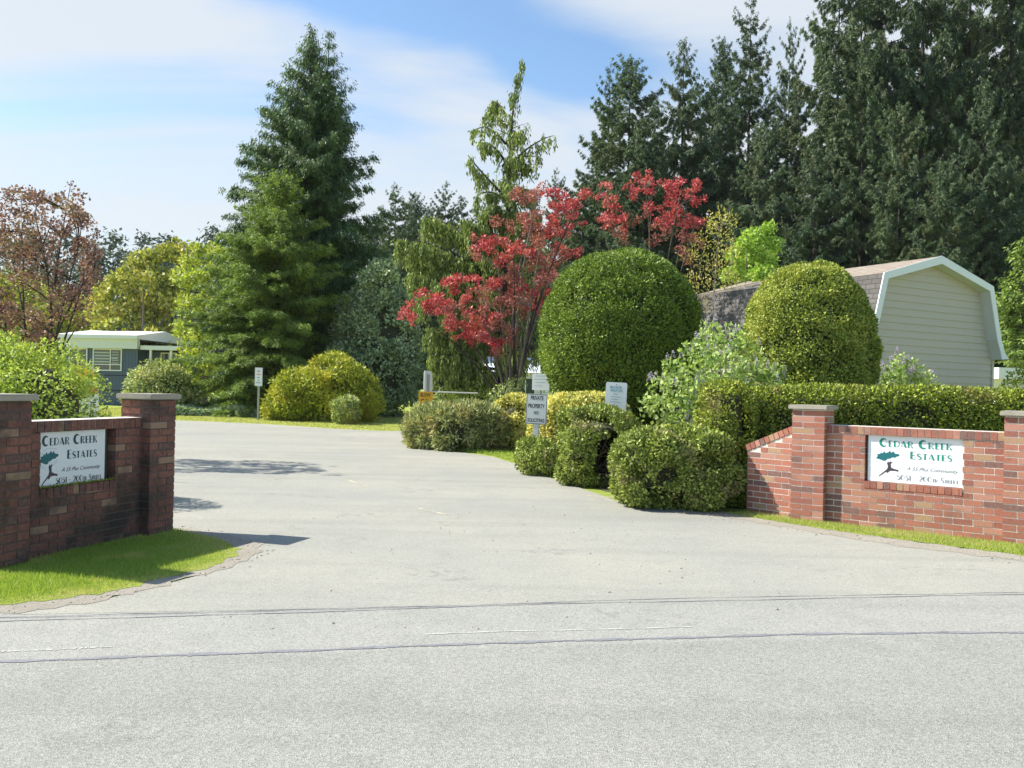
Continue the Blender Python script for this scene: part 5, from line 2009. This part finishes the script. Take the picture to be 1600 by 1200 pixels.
d_ = 27.0
b = B(800, d_)
red1 = [(640, 490, 15), (662, 478, 19), (690, 468, 20), (715, 452, 20), (735, 440, 14), (735, 492, 20), (760, 505, 18), (700, 500, 18), (770, 535, 17), (744, 530, 14), (725, 520, 14),
        (872, 305, 17), (905, 312, 16), (885, 330, 14), (868, 345, 18), (905, 340, 12), (880, 370, 18), (895, 392, 13), (758, 378, 15), (785, 385, 18), (812, 392, 18), (775, 405, 14), (775, 440, 12), (805, 455, 13), (842, 460, 14), (838, 480, 12)]
dull1 = [(815, 300, 18), (830, 325, 20), (812, 345, 18), (845, 355, 18), (835, 385, 20), (855, 400, 20), (830, 415, 20), (860, 425, 18), (800, 425, 16), (825, 440, 18), (850, 445, 16), (790, 470, 14), (815, 480, 14), (800, 510, 12), (780, 490, 12), (790, 350, 13), (740, 400, 12), (750, 470, 14), (710, 480, 14), (845, 300, 12)]
o = leafy('red_maple', 'wide red leaved maple spreading before the weeping cypress', 'tree', b, px_clumps(subdivide(red1, 7, 0.42, 1), b, d_, 111, 0.9), 430, 0.105, 0.055, M['maple'], 111, ref=0.4, nl=60, r0=0.055, fork=0.9, tmat='bark_dark', squash=0.75)
rg = np.random.RandomState(112)
dull1 += [(760, 450, 14), (790, 440, 14), (765, 480, 12), (800, 480, 14), (815, 500, 13), (790, 520, 13), (805, 535, 11), (770, 510, 11), (825, 460, 12), (745, 500, 10), (780, 550, 9)]
dl = px_clumps(subdivide(dull1, 3, 0.6, 2), b, d_, 113, 0.9)
g = Geo()
clump_leaves(g, [q[:3] for q in dl], [q[3] for q in dl], rg, 420, 0.09, 0.045, 0.9, 0.2, 0.4)
g.build('dull_leaves', M['maple_dull'], o)
g = Geo()
limbs(g, (0, 0, 0), [q[:3] for q in dl], rg, 0.8, 0.05, 5)
g.build('limbs', M['bark_grey'], o)

d_ = 28.5
b = B(1005, d_)
red2 = [(952, 290, 9), (946, 312, 13), (960, 335, 14), (945, 345, 12), (975, 350, 12), (1000, 275, 13), (990, 298, 12), (1012, 290, 11), (1045, 288, 14), (1078, 290, 15), (1060, 305, 13), (1085, 312, 12), (1042, 322, 13), (1062, 335, 14), (1096, 345, 9), (1040, 345, 12), (1080, 350, 12), (1010, 325, 11)]
dull2 = [(958, 365, 12), (1000, 345, 12), (1020, 350, 12), (1060, 362, 14), (1085, 375, 12), (985, 370, 12), (1030, 375, 12), (1075, 395, 12), (1100, 380, 9)]
o = leafy('red_maple', 'thin stemmed red leaved tree rising behind the larger topiary dome', 'tree', b, px_clumps(subdivide(red2, 7, 0.42, 3), b, d_, 121, 0.8), 430, 0.10, 0.05, M['maple'], 121, ref=0.4, nl=50, r0=0.03, fork=1.0, tmat='bark_grey', squash=0.9)
dl = px_clumps(subdivide(dull2, 3, 0.6, 4), b, d_, 123, 0.9)
g = Geo()
clump_leaves(g, [q[:3] for q in dl], [q[3] for q in dl], rg, 300, 0.09, 0.045, 1.0, 0.2, 0.4)
g.build('dull_leaves', M['maple_dull'], o)

# pale yellow willowy shrub and lime tree behind the domes
d_ = 29.5
b = B(1110, d_)
yl = [(1075, 400, 16), (1095, 375, 18), (1120, 350, 18), (1140, 345, 14), (1130, 380, 20), (1105, 410, 20), (1135, 415, 18), (1085, 440, 18), (1115, 450, 20), (1145, 395, 14), (1110, 350, 12), (1100, 480, 16), (1128, 335, 10), (1080, 470, 14), (1145, 440, 14)]
leafy('pale_shrub_tree', 'thin pale yellow leaved tree between the two topiary domes', 'tree', b, px_clumps(yl, b, d_, 131, 0.7), 130, 0.11, 0.04, M['willow'], 131, ref=0.4, r0=0.03, fork=1.2, tmat='twig', squash=1.1, up=0.8)
d_ = 31.0
b = B(1180, d_)
ll = [(1150, 400, 16), (1165, 380, 16), (1185, 370, 16), (1200, 358, 12), (1205, 385, 16), (1180, 400, 18), (1160, 425, 18), (1200, 410, 16), (1215, 380, 9), (1140, 430, 14), (1190, 430, 18), (1170, 365, 10)]
leafy('lime_tree', 'bright lime green tree behind the roof of the tan house', 'tree', b, px_clumps(ll, b, d_, 132, 0.7), 330, 0.14, 0.09, M['limetree'], 132, ref=0.4, r0=0.05, fork=1.5)

# ---- purple plum at the left
d_ = 17.5
b = B(62, d_)
rng = np.random.RandomState(140)
pl = []
for i in range(195):
    y = rng.uniform(300, 535)
    hw = np.interp(y, [290, 330, 380, 440, 500, 540], [70, 95, 108, 112, 100, 70])
    x = 42 + rng.uniform(-1, 1) * hw
    pl.append((x, y, rng.uniform(7, 16), rng.uniform(-1.3, 1.3)))
pl += [(110, 290, 7), (95, 305, 8), (118, 300, 5), (22, 298, 8), (8, 300, 8), (150, 365, 9), (148, 395, 9), (150, 420, 8), (60, 315, 9), (128, 330, 6)]
leafy('purple_plum', 'purple leaved plum tree with bare branches above the left wall', 'tree', b, px_clumps(pl, b, d_, 141, 0.8), 105, 0.065, 0.045, M['plum'], 141, ref=0.2, r0=0.035, fork=1.0, tmat='bark_dark', squash=0.9, nl=150, forkn=5, bmax=14)

# ---- yellow green broadleaf trees at the left back
d_ = 60.0
b = B(218, d_)
al = [(165, 455, 26), (150, 490, 24), (185, 440, 26), (215, 410, 24), (235, 405, 22), (260, 395, 22), (275, 400, 18), (210, 450, 32), (240, 440, 30), (265, 440, 26), (180, 490, 30), (215, 490, 34), (250, 485, 34), (270, 470, 28), (200, 425, 20), (280, 520, 28), (240, 530, 30), (160, 520, 24), (205, 530, 26), (150, 470, 16), (272, 560, 30), (300, 590, 24)]
leafy('broadleaf_tree', 'rounded yellow green tree behind the blue mobile home', 'tree', b, px_clumps([(x, y, r * 0.72) for x, y, r in al] + [(x + 13, y - 11, r * 0.5) for x, y, r in al], b, d_, 151, 2.4), 420, 0.30, 0.22, M['autumn'], 151, ref=1.0, r0=0.2, fork=2.0, nl=18)
d_ = 54.0
b = B(320, d_)
al = [(300, 415, 22), (320, 400, 22), (340, 395, 20), (290, 440, 24), (315, 440, 28), (345, 430, 28), (300, 480, 30), (330, 480, 32), (290, 520, 26), (320, 530, 32), (350, 500, 30), (300, 560, 26), (330, 570, 28), (295, 590, 20), (355, 400, 18), (310, 390, 12), (330, 610, 24), (305, 615, 18)]
leafy('broadleaf_tree', 'loose yellow green tree at the left edge of the hemlock', 'tree', b, px_clumps([(x, y, r * 0.72) for x, y, r in al] + [(x - 9, y - 9, r * 0.5) for x, y, r in al], b, d_, 152, 1.8), 420, 0.27, 0.16, M['spring'], 152, ref=1.0, r0=0.16, fork=1.5, nl=16)
d_ = 75.0
b = B(60, d_)
al = [(x, y, 34) for x, y in ((-20, 470), (20, 450), (60, 470), (100, 480), (130, 500), (0, 510), (50, 520), (100, 530), (140, 540), (20, 550), (70, 560), (120, 570))]
leafy('broadleaf_tree', 'dull green tree mass seen through the plum branches', 'tree', b, px_clumps(al, b, d_, 153, 2.0), 300, 0.3, 0.2, M['autumn'], 153, ref=1.0, r0=0.2, fork=2.0, nl=8)


# ---- tall firs of the forest at the right: three grown forms, copied
def fir_form(seed, H, R0, prof, nb, **k):
    return conifer(seed, H, R0, nb=nb, prof=prof, **k)


def dead_tips(o, H):
    pass


pA = sil([(0, .85), (.25, 1.0), (.5, .95), (.7, .80), (.85, .55), (.95, .28), (1, .06)])
pB = sil([(0, .9), (.2, 1.0), (.45, .95), (.65, .85), (.8, .62), (.92, .32), (1, .05)])
pC = sil([(0, .8), (.3, 1.0), (.55, .86), (.75, .62), (.9, .36), (1, .06)])
forms = []
for seed, prof, nb, e, dr, hang in ((301, pA, 165, (-0.1, 0.5), (0.35, 0.05), 0.55), (302, pB, 180, (-0.05, 0.5), (0.45, 0.1), 0.75), (303, pC, 120, (-0.05, 0.5), (0.3, 0.05), 0.4)):
    c1, t1 = conifer(seed, 30.0, 4.9, nb=nb, prof=prof, t0=0.06, e=e, droop=dr, dens=215, L=0.27, Wd=0.062, hang=hang, spray=0.25, irregular=0.55, upturn=0.35,
                     twigs=4.2, jit=0.12, trunk_r=0.32, branch_r=0.045, pw=0.95)
    forms.append((c1.build('crown', M['fir']), t1.build('trunk', M['bark_dark'])))
for c_, t_ in forms:
    for q_ in (c_, t_):
        COL.objects.unlink(q_)


def fir(form, px, ytop, d, label, group, halfw=None, rz=0.0, name='fir_tree', cm=None):
    b_ = B(px, d)
    H_ = P(px, ytop, d).z
    o = thing(name, label, 'tree', b_, rz, group)
    for q_ in forms[form]:
        c_ = q_.copy()
        COL.objects.link(c_)
        c_.parent = o
    sz = H_ / 30.0
    sx = (px2m(halfw * 1.15, d) / 4.9) if halfw else sz
    o.scale = (sx, sx, sz)
    return o


FG = 'tall dark firs of the wood behind the tan house'
firs = [
    (0, 975, 88, 66, 76, 'dense pointed fir, leftmost of the tall firs, beside the weeping cypress'),
    (2, 943, 100, 70, 52, 'narrow fir leaning against the leftmost tall fir'),
    (1, 1058, 58, 68, 66, 'second tall fir from the left above the red maple'),
    (2, 1162, -8, 66, 66, 'open crowned fir with thin top touching the upper frame edge'),
    (2, 1224, 28, 74, 40, 'sparse see-through fir just left of the massive dark group'),
    (1, 1110, 110, 75, 60, 'shorter fir in the gap above the pale yellow tree'),
    (1, 1180, 190, 60, 60, 'low bushy fir above the lime green tree'),
    (0, 1300, -70, 60, 78, 'massive fir forming the left edge of the dark group'),
    (1, 1365, -160, 64, 70, 'massive fir directly above the left topiary side of the tan roof'),
    (0, 1432, -210, 60, 76, 'huge fir rising straight above the roof peak'),
    (1, 1505, -230, 66, 74, 'huge fir just right of the roof peak'),
    (0, 1570, -180, 60, 80, 'huge fir at the right frame edge'),
    (2, 1630, -160, 68, 80, 'tall fir cut off by the right frame edge'),
    (1, 1268, 230, 56, 60, 'shorter bushy fir low at the left of the dark group'),
    (0, 1400, 160, 53, 60, 'mid height fir close behind the tan roof'),
    (1, 1530, 120, 54, 62, 'mid height fir right behind the roof corner'),
    (2, 1340, 60, 57, 56, 'slim mid height fir between topiary and roof peak'),
    (1, 1235, 120, 72, 66, 'shaded fir filling the gap left of the dark group'),
    (1, 905, 285, 72, 60, 'short fir low behind the red maple leaves'),
    (0, 1000, 230, 64, 64, 'short wide fir right behind the thin stemmed red tree'),
    (1, 1470, -60, 72, 90, 'shaded fir deep inside the dark group'),
    (1, 1335, -40, 76, 90, 'shaded fir at the back left of the dark group'),
    (1, 1590, -40, 76, 90, 'shaded fir at the back right of the dark group'),
    (0, 1470, 250, 50, 56, 'low dark fir touching the roof peak'),
    (1, 925, 215, 82, 62, 'shaded fir filling the gap at the foot of the leftmost tall fir'),
    (1, 1015, 150, 84, 60, 'shaded fir between the two leftmost tall firs'),
    (0, 1120, 60, 82, 56, 'shaded fir just behind the open crowned fir'),
    (1, 1195, 130, 78, 60, 'shaded fir behind the sparse see-through fir'),
    (1, 1080, 210, 70, 60, 'low shaded fir behind the red and pale yellow leaves'),
]
for i, (f_, px, yt, dd, hw, lab) in enumerate(firs):
    fir(f_, px, yt, dd, lab, FG, hw, rz=i * 1.7)
for i, (f_, px, yt, dd, hw) in enumerate([(2, 612, 285, 98, 46), (0, 640, 300, 104, 40), (2, 690, 282, 100, 42), (1, 715, 305, 108, 44), (2, 742, 320, 104, 34), (1, 590, 320, 110, 42), (0, 665, 325, 112, 46), (2, 862, 262, 100, 36), (1, 830, 300, 108, 40), (1, 790, 340, 112, 44), (0, 570, 340, 106, 44), (1, 880, 320, 95, 44)]):
    fir(f_, px, yt, dd, 'bluish fir of the distant row between the two big cedars' if px < 760 else 'bluish fir of the distant row behind the red maple', 'distant firs in the middle gap' if px < 760 else 'distant firs behind the red maple', hw, rz=i * 2.1)
# lighter spruce at the right edge
d_ = 42.0
b = B(1600, d_)
c1, t1 = conifer(305, H_at(1600, 372, d_), px2m(62, d_), nb=130, prof=pA, t0=0.05, e=(0.0, 0.7), droop=(0.4, 0.2), dens=50, L=0.25, Wd=0.09, hang=0.5, spray=0.36, irregular=0.3, twigs=5)
tree_obj('spruce_tree', 'lighter green spruce beyond the right corner of the tan house', b, c1, t1, 'hemlock')

# ---- far forest line at the left
far_forms = []
for seed in (401, 402, 403):
    c1, t1 = conifer(seed, 26.0, 3.3, nb=90, prof=pC if seed != 402 else pA, t0=0.1, e=(0.0, 0.7), droop=(0.25, 0.15), dens=16, L=0.9, Wd=0.36, hang=0.5, spray=0.36, irregular=0.35,
                     twigs=2.0, jit=0.3, trunk_r=0.25, branch_r=0.05)
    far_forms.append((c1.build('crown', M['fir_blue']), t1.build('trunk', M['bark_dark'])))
for fo in far_forms:
    for q_ in fo:
        COL.objects.unlink(q_)
rng = np.random.RandomState(410)
FL = 'conifers of the far hill wood at the left'
k = 0
for row, (dd0, yl0, n_) in enumerate(((175, 365, 40), (150, 400, 34), (130, 440, 30))):
    for i in range(n_):
        px = -30 + 880 * (i + rng.uniform(-0.3, 0.3)) / n_
        dd = dd0 + rng.uniform(-8, 8)
        yt = yl0 + rng.uniform(-14, 26)
        b_ = B(px, dd)
        o = thing('far_conifer', 'bluish conifer of the far wood line', 'tree', b_, rng.uniform(0, 6), FL)
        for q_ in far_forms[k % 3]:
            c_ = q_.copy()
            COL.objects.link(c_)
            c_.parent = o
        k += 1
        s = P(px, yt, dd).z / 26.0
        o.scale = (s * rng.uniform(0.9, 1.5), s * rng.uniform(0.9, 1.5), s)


# ------------------------------------------------------------------ the air: one closed box of even, thin haze
hz = bpy.data.materials.new('haze_air')
hz.use_nodes = True
hz.node_tree.nodes.clear()
ho = hz.node_tree.nodes.new('ShaderNodeOutputMaterial')
pv = hz.node_tree.nodes.new('ShaderNodeVolumePrincipled')
pv.inputs['Color'].default_value = (0.80, 0.88, 1.0, 1)
pv.inputs['Density'].default_value = 0.00010
pv.inputs['Anisotropy'].default_value = 0.2
hz.node_tree.links.new(pv.outputs[0], ho.inputs['Volume'])
hb_ = Geo().box(-640, 640, -70, 740, -1.0, 75.0).build('haze', hz)
tag(hb_, 'thin pale haze filling the air of the scene', 'haze', kind='stuff')
